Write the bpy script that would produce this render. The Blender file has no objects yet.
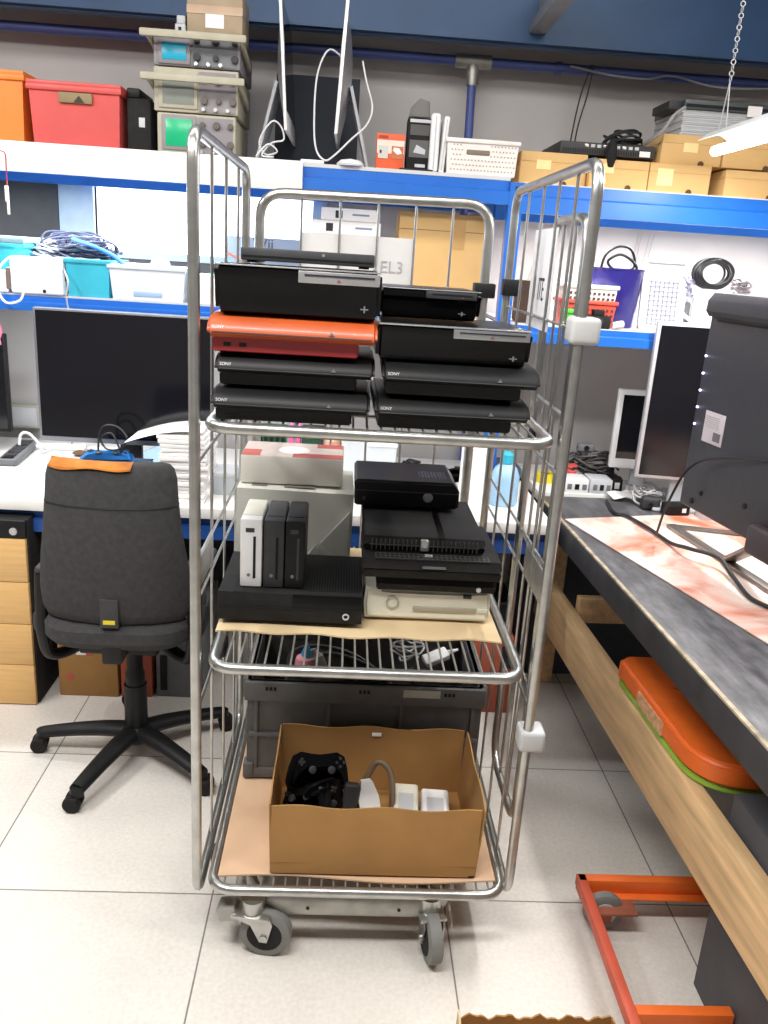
import bpy, bmesh, math, random
from mathutils import Vector, Matrix, Euler
R = math.radians
C = bpy.context.scene.collection
rnd = random.Random(7)

# ------------------------------------------------------------------ materials
def lin(c):
    c = c / 255.0
    return c / 12.92 if c <= 0.04045 else ((c + 0.055) / 1.055) ** 2.4
MATS = {}
def mat(name, rgb, rough=0.5, metal=0.0, var=0.08, scale=14.0, bump=0.0, coat=0.0, stretch=(1, 1, 1), trans=0.0, alpha=1.0, bscale=None, spec=0.5):
    if name in MATS: return MATS[name]
    m = bpy.data.materials.new(name); m.use_nodes = True
    nt = m.node_tree; N = nt.nodes; L = nt.links
    b = N['Principled BSDF']
    col = (lin(rgb[0]), lin(rgb[1]), lin(rgb[2]), 1)
    tc = N.new('ShaderNodeTexCoord'); mp = N.new('ShaderNodeMapping'); mp.inputs['Scale'].default_value = stretch
    L.new(tc.outputs['Object'], mp.inputs['Vector'])
    ns = N.new('ShaderNodeTexNoise'); ns.inputs['Scale'].default_value = scale; ns.inputs['Detail'].default_value = 5
    L.new(mp.outputs['Vector'], ns.inputs['Vector'])
    rp = N.new('ShaderNodeValToRGB')
    rp.color_ramp.elements[0].position = 0.3; rp.color_ramp.elements[1].position = 0.7
    rp.color_ramp.elements[0].color = tuple(max(0, c * (1 - var)) for c in col[:3]) + (1,)
    rp.color_ramp.elements[1].color = tuple(min(1, c * (1 + var)) for c in col[:3]) + (1,)
    L.new(ns.outputs['Fac'], rp.inputs['Fac']); L.new(rp.outputs['Color'], b.inputs['Base Color'])
    b.inputs['Roughness'].default_value = rough; b.inputs['Metallic'].default_value = metal
    b.inputs['Coat Weight'].default_value = coat; b.inputs['Coat Roughness'].default_value = 0.12
    b.inputs['Transmission Weight'].default_value = trans; b.inputs['Alpha'].default_value = alpha
    b.inputs['Specular IOR Level'].default_value = spec
    if bump:
        n2 = N.new('ShaderNodeTexNoise'); n2.inputs['Scale'].default_value = bscale or scale * 6; n2.inputs['Detail'].default_value = 3
        L.new(mp.outputs['Vector'], n2.inputs['Vector'])
        bp = N.new('ShaderNodeBump'); bp.inputs['Strength'].default_value = bump; bp.inputs['Distance'].default_value = 0.003
        L.new(n2.outputs['Fac'], bp.inputs['Height']); L.new(bp.outputs['Normal'], b.inputs['Normal'])
    MATS[name] = m
    return m
def emit(name, rgb, s):
    if name in MATS: return MATS[name]
    m = bpy.data.materials.new(name); m.use_nodes = True
    b = m.node_tree.nodes['Principled BSDF']
    c = (lin(rgb[0]), lin(rgb[1]), lin(rgb[2]), 1)
    b.inputs['Base Color'].default_value = c; b.inputs['Emission Color'].default_value = c
    b.inputs['Emission Strength'].default_value = s
    MATS[name] = m
    return m

STEEL = mat('zinc_steel', (186, 186, 182), 0.3, 0.9, 0.12, 30)
STEEL_D = mat('dull_zinc', (168, 166, 160), 0.45, 0.75, 0.15, 25)
ALU = mat('aluminium', (205, 206, 208), 0.35, 0.8, 0.05, 20)
BLACK = mat('black_plastic', (22, 22, 23), 0.5, 0, 0.2, 30, spec=0.3)
BLACKM = mat('matte_black', (30, 29, 29), 0.75, 0, 0.25, 40, 0.2, spec=0.3)
GLOSS = mat('gloss_black', (13, 13, 15), 0.28, 0, 0.2, 20, spec=0.2)
CHAR = mat('charcoal_plastic', (52, 52, 54), 0.6, 0, 0.15, 30)
GREYP = mat('grey_plastic', (112, 114, 118), 0.55, 0, 0.1, 30)
CRATE = mat('crate_grey', (88, 88, 88), 0.65, 0, 0.12, 25, 0.1)
LGREY = mat('light_grey', (196, 198, 202), 0.5, 0, 0.06, 20)
WHITE = mat('white_plastic', (238, 238, 238), 0.45, 0, 0.03, 20)
OFFW = mat('offwhite_plastic', (226, 224, 208), 0.5, 0, 0.05, 20)
PAPER = mat('paper_white', (242, 240, 238), 0.85, 0, 0.03, 20)
CARDB = mat('cardboard', (192, 148, 96), 0.85, 0, 0.08, 9, 0.15)
CARDD = mat('cardboard_brown', (164, 122, 70), 0.85, 0, 0.1, 8, 0.15)
CARDL = mat('cardboard_pale', (208, 184, 144), 0.85, 0, 0.08, 8, 0.1)
CARDT = mat('carton_tan', (218, 178, 118), 0.8, 0, 0.05, 8)
BLUE = mat('rack_blue', (34, 106, 198), 0.35, 0, 0.07, 6)
BEAMB = mat('beam_blue', (44, 76, 114), 0.5, 0, 0.12, 5)
PIPEB = mat('pipe_blue', (74, 88, 150), 0.4, 0, 0.1, 8)
DESKW = mat('desk_white', (234, 232, 228), 0.45, 0, 0.03, 6)
WOODP = mat('pine_wood', (212, 176, 130), 0.6, 0, 0.22, 7, 0.1, stretch=(6, 0.6, 6))
WOODV = mat('beech_veneer', (222, 178, 116), 0.5, 0, 0.08, 10, stretch=(0.6, 1, 8))
ORANGE = mat('orange_paint', (232, 108, 38), 0.45, 0, 0.1, 12)
GREENP = mat('lime_plastic', (150, 190, 70), 0.5, 0, 0.1, 12)
RED = mat('red_plastic', (204, 80, 76), 0.45, 0, 0.05, 12)
ORANGEP = mat('orange_plastic', (232, 128, 48), 0.45, 0, 0.05, 12)
TEAL = mat('teal_clear', (70, 190, 214), 0.25, 0, 0.12, 10, alpha=0.85)
CLEARW = mat('milky_clear', (228, 234, 240), 0.3, 0, 0.03, 10, alpha=0.85)
NAVY = mat('navy_plastic', (44, 38, 122), 0.25, 0, 0.08, 10, coat=0.4)
FABRIC = mat('chair_fabric', (58, 57, 58), 0.95, 0, 0.18, 60, 0.5, bscale=500)
FOAM = mat('exposed_foam', (184, 110, 38), 0.9, 0, 0.35, 16, 0.5)
RUBBER = mat('grey_rubber', (122, 122, 118), 0.8, 0, 0.1, 20)
BEIGE = mat('instrument_beige', (178, 172, 152), 0.6, 0, 0.08, 18)
BEIGED = mat('instrument_taupe', (142, 136, 140), 0.6, 0, 0.08, 18)
SCREEN = mat('dark_screen', (18, 18, 24), 0.12, 0, 0.1, 4, spec=0.5)
TVBACK = mat('tv_back', (54, 53, 58), 0.5, 0, 0.08, 40, 0.1)
YELLOW = mat('yellow_sticker', (226, 206, 40), 0.6)
CABLEW = mat('white_cable', (222, 222, 224), 0.5)
CABLEB = mat('black_cable', (32, 32, 36), 0.5)
DARKB = mat('dark_board', (56, 60, 70), 0.7, 0, 0.1, 8)
PCB = mat('circuit_green', (18, 116, 74), 0.4, 0, 0.35, 60)
PINK = mat('pink_plastic', (230, 96, 160), 0.5)
REDBOX = mat('terracotta_card', (166, 84, 62), 0.8, 0, 0.12, 8)
LBLUE = mat('pale_blue', (160, 200, 232), 0.4)
GAMEBLUE = mat('metal_blue', (40, 116, 190), 0.3, 0.2)
INK = mat('ink', (44, 44, 48), 0.7)
SILVER = mat('silver_trim', (200, 200, 200), 0.25, 0.7, 0.05)
STICK = mat('label_cream', (246, 222, 160), 0.7)

def floor_mat():
    m = bpy.data.materials.new('floor_tiles'); m.use_nodes = True
    nt = m.node_tree; N = nt.nodes; L = nt.links; b = N['Principled BSDF']
    tc = N.new('ShaderNodeTexCoord'); mp = N.new('ShaderNodeMapping'); mp.inputs['Location'].default_value = (0.28 + 6, -1.77 + 6, 0)
    L.new(tc.outputs['Object'], mp.inputs['Vector'])
    br = N.new('ShaderNodeTexBrick'); br.offset = 0; br.squash = 1
    br.inputs['Scale'].default_value = 1; br.inputs['Brick Width'].default_value = 0.6; br.inputs['Row Height'].default_value = 0.6
    br.inputs['Mortar Size'].default_value = 0.0024; br.inputs['Mortar Smooth'].default_value = 0.3
    br.inputs['Color1'].default_value = (lin(226), lin(220), lin(212), 1); br.inputs['Color2'].default_value = (lin(220), lin(214), lin(206), 1)
    br.inputs['Mortar'].default_value = (lin(126), lin(122), lin(118), 1)
    L.new(mp.outputs['Vector'], br.inputs['Vector'])
    ns = N.new('ShaderNodeTexNoise'); ns.inputs['Scale'].default_value = 4; ns.inputs['Detail'].default_value = 8
    L.new(tc.outputs['Object'], ns.inputs['Vector'])
    n2 = N.new('ShaderNodeTexNoise'); n2.inputs['Scale'].default_value = 90; n2.inputs['Detail'].default_value = 3
    L.new(tc.outputs['Object'], n2.inputs['Vector'])
    r1 = N.new('ShaderNodeMapRange'); r1.inputs['To Min'].default_value = 0.86; r1.inputs['To Max'].default_value = 1.08
    L.new(ns.outputs['Fac'], r1.inputs['Value'])
    r2 = N.new('ShaderNodeMapRange'); r2.inputs['From Min'].default_value = 0.25; r2.inputs['From Max'].default_value = 0.75; r2.inputs['To Min'].default_value = 0.9; r2.inputs['To Max'].default_value = 1.06
    L.new(n2.outputs['Fac'], r2.inputs['Value'])
    mu = N.new('ShaderNodeMath'); mu.operation = 'MULTIPLY'; L.new(r1.outputs[0], mu.inputs[0]); L.new(r2.outputs[0], mu.inputs[1])
    vm = N.new('ShaderNodeVectorMath'); vm.operation = 'SCALE'
    L.new(br.outputs['Color'], vm.inputs[0]); L.new(mu.outputs[0], vm.inputs['Scale'])
    L.new(vm.outputs['Vector'], b.inputs['Base Color'])
    b.inputs['Roughness'].default_value = 0.42
    return m
def bench_mat():
    m = bpy.data.materials.new('worn_black_laminate'); m.use_nodes = True
    nt = m.node_tree; N = nt.nodes; L = nt.links; b = N['Principled BSDF']
    tc = N.new('ShaderNodeTexCoord')
    ns = N.new('ShaderNodeTexNoise'); ns.inputs['Scale'].default_value = 7; ns.inputs['Detail'].default_value = 9; ns.inputs['Roughness'].default_value = 0.7
    L.new(tc.outputs['Object'], ns.inputs['Vector'])
    mp = N.new('ShaderNodeMapping'); mp.inputs['Rotation'].default_value = (0, 0, 0.7); mp.inputs['Scale'].default_value = (22, 5, 1)
    L.new(tc.outputs['Object'], mp.inputs['Vector'])
    n2 = N.new('ShaderNodeTexNoise'); n2.inputs['Scale'].default_value = 2; n2.inputs['Detail'].default_value = 6
    L.new(mp.outputs['Vector'], n2.inputs['Vector'])
    mx = N.new('ShaderNodeMath'); mx.operation = 'MULTIPLY'; L.new(ns.outputs['Fac'], mx.inputs[0]); L.new(n2.outputs['Fac'], mx.inputs[1])
    rp = N.new('ShaderNodeValToRGB')
    e = rp.color_ramp.elements
    e[0].position = 0.15; e[0].color = (lin(72), lin(71), lin(74), 1); e[1].position = 0.42; e[1].color = (lin(128), lin(126), lin(130), 1)
    L.new(mx.outputs[0], rp.inputs['Fac']); L.new(rp.outputs['Color'], b.inputs['Base Color'])
    b.inputs['Roughness'].default_value = 0.42
    return m
def deskmat_mat():
    m = bpy.data.materials.new('marbled_mat'); m.use_nodes = True
    nt = m.node_tree; N = nt.nodes; L = nt.links; b = N['Principled BSDF']
    tc = N.new('ShaderNodeTexCoord')
    ns = N.new('ShaderNodeTexNoise'); ns.inputs['Scale'].default_value = 3.2; ns.inputs['Detail'].default_value = 5; ns.inputs['Distortion'].default_value = 1.6
    L.new(tc.outputs['Object'], ns.inputs['Vector'])
    rp = N.new('ShaderNodeValToRGB'); e = rp.color_ramp.elements
    e[0].position = 0.45; e[0].color = (lin(250), lin(228), lin(216), 1)
    e[1].position = 0.67; e[1].color = (lin(228), lin(124), lin(88), 1)
    x = e.new(0.55); x.color = (lin(240), lin(186), lin(168), 1)
    L.new(ns.outputs['Fac'], rp.inputs['Fac']); L.new(rp.outputs['Color'], b.inputs['Base Color'])
    b.inputs['Roughness'].default_value = 0.6
    return m

# ------------------------------------------------------------------ mesh builder
class MB:
    def __init__(s): s.bm = bmesh.new()
    def _merge(s, b, mtx=None):
        if mtx is not None: bmesh.ops.transform(b, matrix=mtx, verts=b.verts)
        me = bpy.data.meshes.new('_t'); b.to_mesh(me); b.free()
        s.bm.from_mesh(me); bpy.data.meshes.remove(me)
        return s
    def box(s, x0, x1, y0, y1, z0, z1, bev=0.0, seg=2, rot=None, piv=None):
        b = bmesh.new(); bmesh.ops.create_cube(b, size=1)
        for v in b.verts: v.co = Vector(((x0 + x1) / 2 + v.co.x * (x1 - x0), (y0 + y1) / 2 + v.co.y * (y1 - y0), (z0 + z1) / 2 + v.co.z * (z1 - z0)))
        if bev > 0:
            bev = min(bev, 0.49 * min(abs(x1 - x0), abs(y1 - y0), abs(z1 - z0)))
            bmesh.ops.bevel(b, geom=list(b.edges), offset=bev, segments=seg, affect='EDGES', profile=0.5)
        M = None
        if rot:
            p = Vector(piv) if piv else Vector(((x0 + x1) / 2, (y0 + y1) / 2, (z0 + z1) / 2))
            M = Matrix.Translation(p) @ Euler(rot).to_matrix().to_4x4() @ Matrix.Translation(-p)
        return s._merge(b, M)
    def cyl(s, p0, p1, r, r2=None, n=16, bev=0):
        p0 = Vector(p0); p1 = Vector(p1); d = p1 - p0
        b = bmesh.new()
        bmesh.ops.create_cone(b, cap_ends=True, segments=n, radius1=r, radius2=r if r2 is None else r2, depth=d.length)
        if bev:
            ed = [e for e in b.edges if abs(e.verts[0].co.z - e.verts[1].co.z) < 1e-6]
            bmesh.ops.bevel(b, geom=ed, offset=bev, segments=2, affect='EDGES')
        q = Vector((0, 0, 1)).rotation_difference(d.normalized())
        return s._merge(b, Matrix.Translation((p0 + p1) / 2) @ q.to_matrix().to_4x4())
    def tube(s, pts, r, n=10, closed=False, flat=None):
        pts = [Vector(p) for p in pts]; k = len(pts); b = bmesh.new(); rings = []
        tang = []
        for i in range(k):
            a = pts[(i - 1) % k] if closed or i > 0 else pts[i]
            c = pts[(i + 1) % k] if closed or i < k - 1 else pts[i]
            t = (c - a); tang.append(t.normalized() if t.length > 1e-9 else Vector((0, 0, 1)))
        up = Vector((0, 0, 1)) if abs(tang[0].z) < 0.9 else Vector((1, 0, 0))
        u = tang[0].cross(up).normalized()
        for i in range(k):
            t = tang[i]; u = (u - t * u.dot(t)).normalized(); w = t.cross(u)
            rr = r[i] if isinstance(r, (list, tuple)) else r
            fx, fy = flat if flat else (1, 1)
            rings.append([b.verts.new(pts[i] + (u * math.cos(2 * math.pi * j / n) * fx + w * math.sin(2 * math.pi * j / n) * fy) * rr) for j in range(n)])
        m = k if closed else k - 1
        for i in range(m):
            A = rings[i]; B = rings[(i + 1) % k]
            for j in range(n): b.faces.new((A[j], A[(j + 1) % n], B[(j + 1) % n], B[j]))
        if not closed:
            b.faces.new(list(reversed(rings[0]))); b.faces.new(rings[-1])
        bmesh.ops.recalc_face_normals(b, faces=b.faces)
        return s._merge(b)
    def prism(s, out, axis, a0, a1, bev=0.0, seg=2, mtx=None):
        b = bmesh.new()
        def P(p, a):
            return {'x': (a, p[0], p[1]), 'y': (p[0], a, p[1]), 'z': (p[0], p[1], a)}[axis]
        v0 = [b.verts.new(P(p, a0)) for p in out]; v1 = [b.verts.new(P(p, a1)) for p in out]
        f0 = b.faces.new(v0); f1 = b.faces.new(list(reversed(v1)))
        n = len(out)
        for i in range(n): b.faces.new((v0[(i + 1) % n], v0[i], v1[i], v1[(i + 1) % n]))
        bmesh.ops.recalc_face_normals(b, faces=b.faces)
        if bev > 0:
            es = list(f0.edges) + list(f1.edges)
            bmesh.ops.bevel(b, geom=es, offset=bev, segments=seg, affect='EDGES')
        return s._merge(b, mtx)
    def lathe(s, prof, n=28, c=(0, 0, 0), axis='z'):
        b = bmesh.new(); rings = []
        for r, z in prof:
            rings.append([b.verts.new((r * math.cos(2 * math.pi * j / n), r * math.sin(2 * math.pi * j / n), z)) for j in range(n)])
        for i in range(len(rings) - 1):
            for j in range(n): b.faces.new((rings[i][j], rings[i][(j + 1) % n], rings[i + 1][(j + 1) % n], rings[i + 1][j]))
        if tuple(prof[0]) != tuple(prof[-1]):
            if prof[0][0] > 1e-5: b.faces.new(list(reversed(rings[0])))
            if prof[-1][0] > 1e-5: b.faces.new(rings[-1])
        bmesh.ops.remove_doubles(b, verts=b.verts, dist=1e-6)
        bmesh.ops.recalc_face_normals(b, faces=b.faces)
        M = Matrix.Translation(Vector(c))
        if axis == 'x': M = M @ Matrix.Rotation(R(90), 4, 'Y')
        if axis == 'y': M = M @ Matrix.Rotation(R(-90), 4, 'X')
        return s._merge(b, M)
    def loft(s, rings, cap=True):
        b = bmesh.new(); V = [[b.verts.new(p) for p in r] for r in rings]
        n = len(V[0])
        for i in range(len(V) - 1):
            for j in range(n): b.faces.new((V[i][j], V[i][(j + 1) % n], V[i + 1][(j + 1) % n], V[i + 1][j]))
        if cap: b.faces.new(list(reversed(V[0]))); b.faces.new(V[-1])
        bmesh.ops.recalc_face_normals(b, faces=b.faces)
        return s._merge(b)
    def sheet(s, fn, nu, nv, th):
        b = bmesh.new()
        T = [[b.verts.new(fn(i / nu, j / nv)) for j in range(nv + 1)] for i in range(nu + 1)]
        for i in range(nu):
            for j in range(nv): b.faces.new((T[i][j], T[i + 1][j], T[i + 1][j + 1], T[i][j + 1]))
        bmesh.ops.recalc_face_normals(b, faces=b.faces)
        bmesh.ops.solidify(b, geom=list(b.faces), thickness=th)
        return s._merge(b)
    def xf(s, M):
        bmesh.ops.transform(s.bm, matrix=M, verts=s.bm.verts); return s
    def build(s, name, m, parent=None, world=False, smooth=True):
        if world and parent is not None:
            p = parent; off = Vector((0, 0, 0))
            while p is not None: off += p.location; p = p.parent
            bmesh.ops.translate(s.bm, vec=-off, verts=s.bm.verts)
        me = bpy.data.meshes.new(name)
        if smooth:
            for f in s.bm.faces: f.smooth = True
            for e in s.bm.edges:
                if len(e.link_faces) == 2:
                    if e.calc_face_angle(0) > R(34): e.smooth = False
        s.bm.to_mesh(me); s.bm.free()
        me.materials.append(m)
        o = bpy.data.objects.new(name, me); C.objects.link(o)
        if parent: o.parent = parent
        return o

def fillet(pts, rad, closed=False, n=6):
    pts = [Vector(p) for p in pts]; k = len(pts); out = []
    for i in range(k):
        if not closed and i in (0, k - 1): out.append(pts[i]); continue
        a, p, c = pts[(i - 1) % k], pts[i], pts[(i + 1) % k]
        d0 = (a - p); d1 = (c - p); r = min(rad, d0.length * 0.49, d1.length * 0.49)
        p0 = p + d0.normalized() * r; p1 = p + d1.normalized() * r
        for t in range(n + 1):
            q = t / n; out.append(p0 * (1 - q) ** 2 + p * 2 * q * (1 - q) + p1 * q * q)
    return out
def smoothp(pts, sub=8, closed=False):
    P = [Vector(p) for p in pts]; k = len(P); out = []
    for i in range(k if closed else k - 1):
        p0 = P[(i - 1) % k] if closed or i > 0 else P[i]; p1 = P[i]; p2 = P[(i + 1) % k]
        p3 = P[(i + 2) % k] if closed or i < k - 2 else p2
        for t in range(sub):
            u = t / sub
            out.append(0.5 * ((2 * p1) + (p2 - p0) * u + (2 * p0 - 5 * p1 + 4 * p2 - p3) * u * u + (3 * p1 - p0 - 3 * p2 + p3) * u ** 3))
    if not closed: out.append(P[-1])
    return out

# ------------------------------------------------------------------ objects
def tag(o, label, cat, group=None, kind=None):
    o['label'] = label; o['category'] = cat
    if group: o['group'] = group
    if kind: o['kind'] = kind
    return o
def thing(name, label, cat, loc=(0, 0, 0), rz=0, group=None, rot=None):
    o = bpy.data.objects.new(name, None); C.objects.link(o); o.empty_display_size = 0.05
    o.location = loc; o.rotation_euler = rot if rot else (0, 0, rz)
    return tag(o, label, cat, group)
def solo(name, mb, m, label, cat, loc=None, rz=0, group=None, kind=None, rot=None):
    o = mb.build(name, m)
    if loc is not None: o.location = loc; o.rotation_euler = rot if rot else (0, 0, rz)
    return tag(o, label, cat, group, kind)
def struct(name, mb, m):
    o = mb.build(name, m); o['kind'] = 'structure'; return o
def parts(name, boxes, m, parent, bev=0.0):
    return [MB().box(*b, bev).build(name, m, parent) for b in boxes]
def dup(root, loc, rz=None, label=None, group=None):
    def rec(o, par):
        c = o.copy(); C.objects.link(c); c.parent = par
        for ch in o.children: rec(ch, c)
        return c
    r = rec(root, None); r.location = loc
    if rz is not None: r.rotation_euler = (0, 0, rz)
    if label: r['label'] = label
    if group: r['group'] = group
    return r
def text(name, s, size, m, parent, loc, rot=(R(90), 0, 0), ext=0.0004, sx=1.0, label=None):
    cu = bpy.data.curves.new('_t', 'FONT'); cu.body = s; cu.size = size; cu.extrude = ext
    cu.align_x = 'CENTER'; cu.align_y = 'CENTER'; cu.resolution_u = 3
    to = bpy.data.objects.new('_t', cu); C.objects.link(to)
    bpy.context.view_layer.update()
    dg = bpy.context.evaluated_depsgraph_get()
    me = bpy.data.meshes.new_from_object(to.evaluated_get(dg))
    bpy.data.objects.remove(to); bpy.data.curves.remove(cu)
    me.transform(Matrix.Translation(Vector(loc)) @ Euler(rot).to_matrix().to_4x4() @ Matrix.Diagonal((sx, 1, 1, 1)))
    me.name = name; me.materials.clear(); me.materials.append(m)
    o = bpy.data.objects.new(name, me); C.objects.link(o); o.parent = parent
    if label: o['label'] = label
    return o
# ================================================================== SETTING
WALLY = 3.66
struct('floor', MB().box(-4, 4, -2.5, WALLY, -0.05, 0), floor_mat())
WALLM = mat('wall_paint', (196, 192, 190), 0.85, 0, 0.05, 3)
# back wall with a window opening
wb = MB()
WX0, WX1, WZ0, WZ1 = -1.06, -0.17, 1.555, 1.86
wb.box(-4, WX0, WALLY, WALLY + 0.12, 0, 3.3); wb.box(WX1, 4, WALLY, WALLY + 0.12, 0, 3.3)
wb.box(WX0, WX1, WALLY, WALLY + 0.12, 0, WZ0); wb.box(WX0, WX1, WALLY, WALLY + 0.12, WZ1, 3.3)
struct('wall_back', wb, WALLM)
struct('wall_left', MB().box(-4.1, -4, -2.5, WALLY + .12, 0, 3.3), WALLM)
struct('wall_right', MB().box(4, 4.1, -2.5, WALLY + .12, 0, 3.3), WALLM)
struct('wall_front', MB().box(-4.1, 4.1, -2.6, -2.5, 0, 3.3), WALLM)
struct('ceiling', MB().box(-4.1, 4.1, -2.6, WALLY + .12, 3.3, 3.36), mat('ceiling_paint', (150, 156, 168), 0.9))
wf = MB()
FR = mat('window_frame_paint', (196, 214, 232), 0.5)
for a in ((WX0 - .14, WX0, WZ0 - .03, WZ1 + .03), (WX1, WX1 + .06, WZ0 - .03, WZ1 + .03), (WX0, WX1, WZ0 - .03, WZ0), (WX0, WX1, WZ1, WZ1 + .03)):
    wf.box(a[0], a[1], WALLY - .02, WALLY + .03, a[2], a[3], 0.003)
w = struct('window_1', wf, FR)
pn = MB().box(WX0, WX1, WALLY + .04, WALLY + .05, WZ0, WZ1).build('window_pane', emit('daylight_pane', (244, 250, 255), 4.0), w)
struct('trim_3', MB().box(-3.9, WX0 - .142, WALLY - .02, WALLY, 1.40, 1.93, .002).box(WX0 - .14, WX1 + .06, WALLY - .02, WALLY, 1.40, WZ0 - .031, .002), mat('dark_wall_sheet', (84, 82, 84), .8))  # dark sheets added to keep the wall dark beside and below the window
# steel beam under the ceiling (flanges and web)
bm_ = MB()
bm_.box(-4, 4, 3.36, 3.40, 2.37, 3.0)
bm_.box(-4, 4, 3.385, 3.42, 2.362, 2.376, 0.003); bm_.box(-4, 4, 3.25, 3.55, 3.0, 3.03, 0.003)
struct('trim_1', bm_, BEAMB)
struct('trim_2', MB().box(0.60, 0.66, 2.3, 3.36, 2.40, 2.44, 0.004).box(.627, .633, 2.3, 3.36, 2.44, 2.52), mat('strut_grey', (130, 134, 142), .6))
pp = thing('wall_pipe', 'blue horizontal pipe along the grey wall below the blue steel beam', 'pipe', (0, 3.55, 2.335))
MB().cyl((-4, 3.55, 2.335), (4, 3.55, 2.335), 0.018, n=14).build('pipe_run', PIPEB, pp, True)
MB().cyl((0.43, 3.55, 2.33), (0.445, 3.55, 1.6), 0.017, n=14).build('drop_pipe', PIPEB, pp, True)
MB().cyl((0.36, 3.55, 2.335), (0.50, 3.55, 2.335), 0.026, n=16, bev=.003).cyl((0.43, 3.55, 2.33), (0.432, 3.55, 2.25), 0.024, n=16, bev=.003).build('tee_fitting', STEEL_D, pp, True)
MB().cyl((0.75, 3.55, 2.335), (0.775, 3.55, 2.335), 0.023, n=14).build('clamp', PIPEB, pp, True)
solo('wire', MB().tube(smoothp([(0.80, 3.52, 2.34), (.95, 3.51, 2.318), (1.1, 3.52, 2.315), (1.2, 3.51, 2.33), (1.4, 3.52, 2.305), (1.7, 3.52, 2.32), (2.2, 3.52, 2.33)]), 0.004, 6), mat('grey_cable', (150, 150, 152), .6),
     'pale grey wire clipped along the blue wall pipe at upper right', 'wire')
solo('wire', MB().tube(smoothp([(.882, 3.52, 2.35), (.86, 3.54, 2.25), (.85, 3.56, 2.14), (.848, 3.57, 2.05), (.85, 3.5, 1.96)]), 0.003, 6).tube(smoothp([(.89, 3.52, 2.35), (.885, 3.54, 2.25), (.868, 3.56, 2.14), (.866, 3.57, 2.05), (.87, 3.5, 1.96)]), 0.003, 6), CABLEB,
     'thin dark wire pair hanging from the wall pipe behind the black rack server', 'wire')

# ================================================================== RACK
RF = 3.02
rk = thing('shelving_rack', 'blue steel shelving rack with two bays standing against the back wall', 'shelving', (0, 3.3, 0))
def beam_prof(z0, z1, y):
    h = z1 - z0
    return [(y, z0), (y + .035, z0), (y + .035, z1), (y + .016, z1), (y + .016, z0 + h * .62), (y, z0 + h * .55)]
for (x0, x1, z0, z1) in ((-2.2, .53, 1.795, 1.872), (.575, 2.4, 1.772, 1.868), (-2.2, .53, 1.342, 1.392), (.575, 2.4, 1.337, 1.393)):
    MB().prism(beam_prof(z0, z1, RF), 'x', x0, x1, 0.002).build('beam', BLUE, rk, True)
    MB().prism(beam_prof(z0, z1, RF), 'x', x0, x1, 0.002).xf(Matrix.Translation((0, 6.64, 0)) @ Matrix.Diagonal((1, -1, 1, 1))).build('beam', BLUE, rk, True)
SHB = mat('shelf_board', (206, 206, 206), 0.7, 0, 0.05, 8)
for (x0, x1, zt) in ((-2.2, .53, 1.885), (.575, 2.4, 1.872), (-2.2, .53, 1.398), (.575, 2.4, 1.397)):
    MB().box(x0, x1, RF + .018, 3.62, zt - .012, zt).build('shelf_panel', SHB, rk, True)
MB().box(-2.2, -.178, RF - .022, RF - .001, 1.793, 1.886, 0.003).build('white_fascia', DESKW, rk, True)['label'] = 'white board along the front of the upper left shelf'
for px_ in (.553, 2.4):
    for py_ in (RF, 3.60):
        q = MB().prism([(px_ - .024, py_), (px_ + .024, py_), (px_ + .024, py_ + .004), (px_ - .018, py_ + .004), (px_ - .018, py_ + .05), (px_ - .024, py_ + .05)], 'z', .0, 1.868)
        po = q.build('post', BLUE, rk, True)
        if py_ == RF:
            hs = MB()
            for i in range(46): hs.box(px_ - .006, px_ + .006, py_ - .0012, py_ + .001, .04 + i * .04, .055 + i * .04, 0.002)
            hs.build('punched_holes', mat('hole_dark', (24, 40, 70), .8), po, True)

# white workbenches below the rack
dk = thing('workbench', 'long white topped workbench with blue front beam along the back wall', 'desk', (-.8, 3.2, 0))
MB().box(-2.4, .74, 2.70, 3.60, .712, .75, 0.003).build('worktop', DESKW, dk, True)
MB().prism(beam_prof(.632, .71, 2.72), 'x', -2.4, .72, .002).build('front_beam', mat('bench_blue', (34, 78, 150), .4), dk, True)
for x in (-2.3, -.42, .66): 
    MB().box(x - .03, x + .03, 3.5, 3.56, 0, .712, .004).build('leg', BLUE, dk, True)
MB().box(-2.4, .72, 3.56, 3.58, .1, .7).build('back_panel', DARKB, dk, True)
d2 = thing('workbench', 'white topped workbench behind the black bench at right, holding small monitors', 'desk', (1.5, 3.4, 0))
MB().box(.78, 2.4, 3.13, 3.60, .712, .75, 0.003).build('worktop', DESKW, d2, True)
MB().box(.80, 2.38, 3.15, 3.17, .0, .71).build('dark_filler', DARKB, d2, True)  # dark board added to make the space under this bench look black
MB().box(.80, .83, 3.17, 3.58, .0, .71).build('side_panel', DARKB, d2, True)
MB().box(2.35, 2.38, 3.17, 3.58, .0, .71).build('side_panel', DARKB, d2, True)

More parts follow.
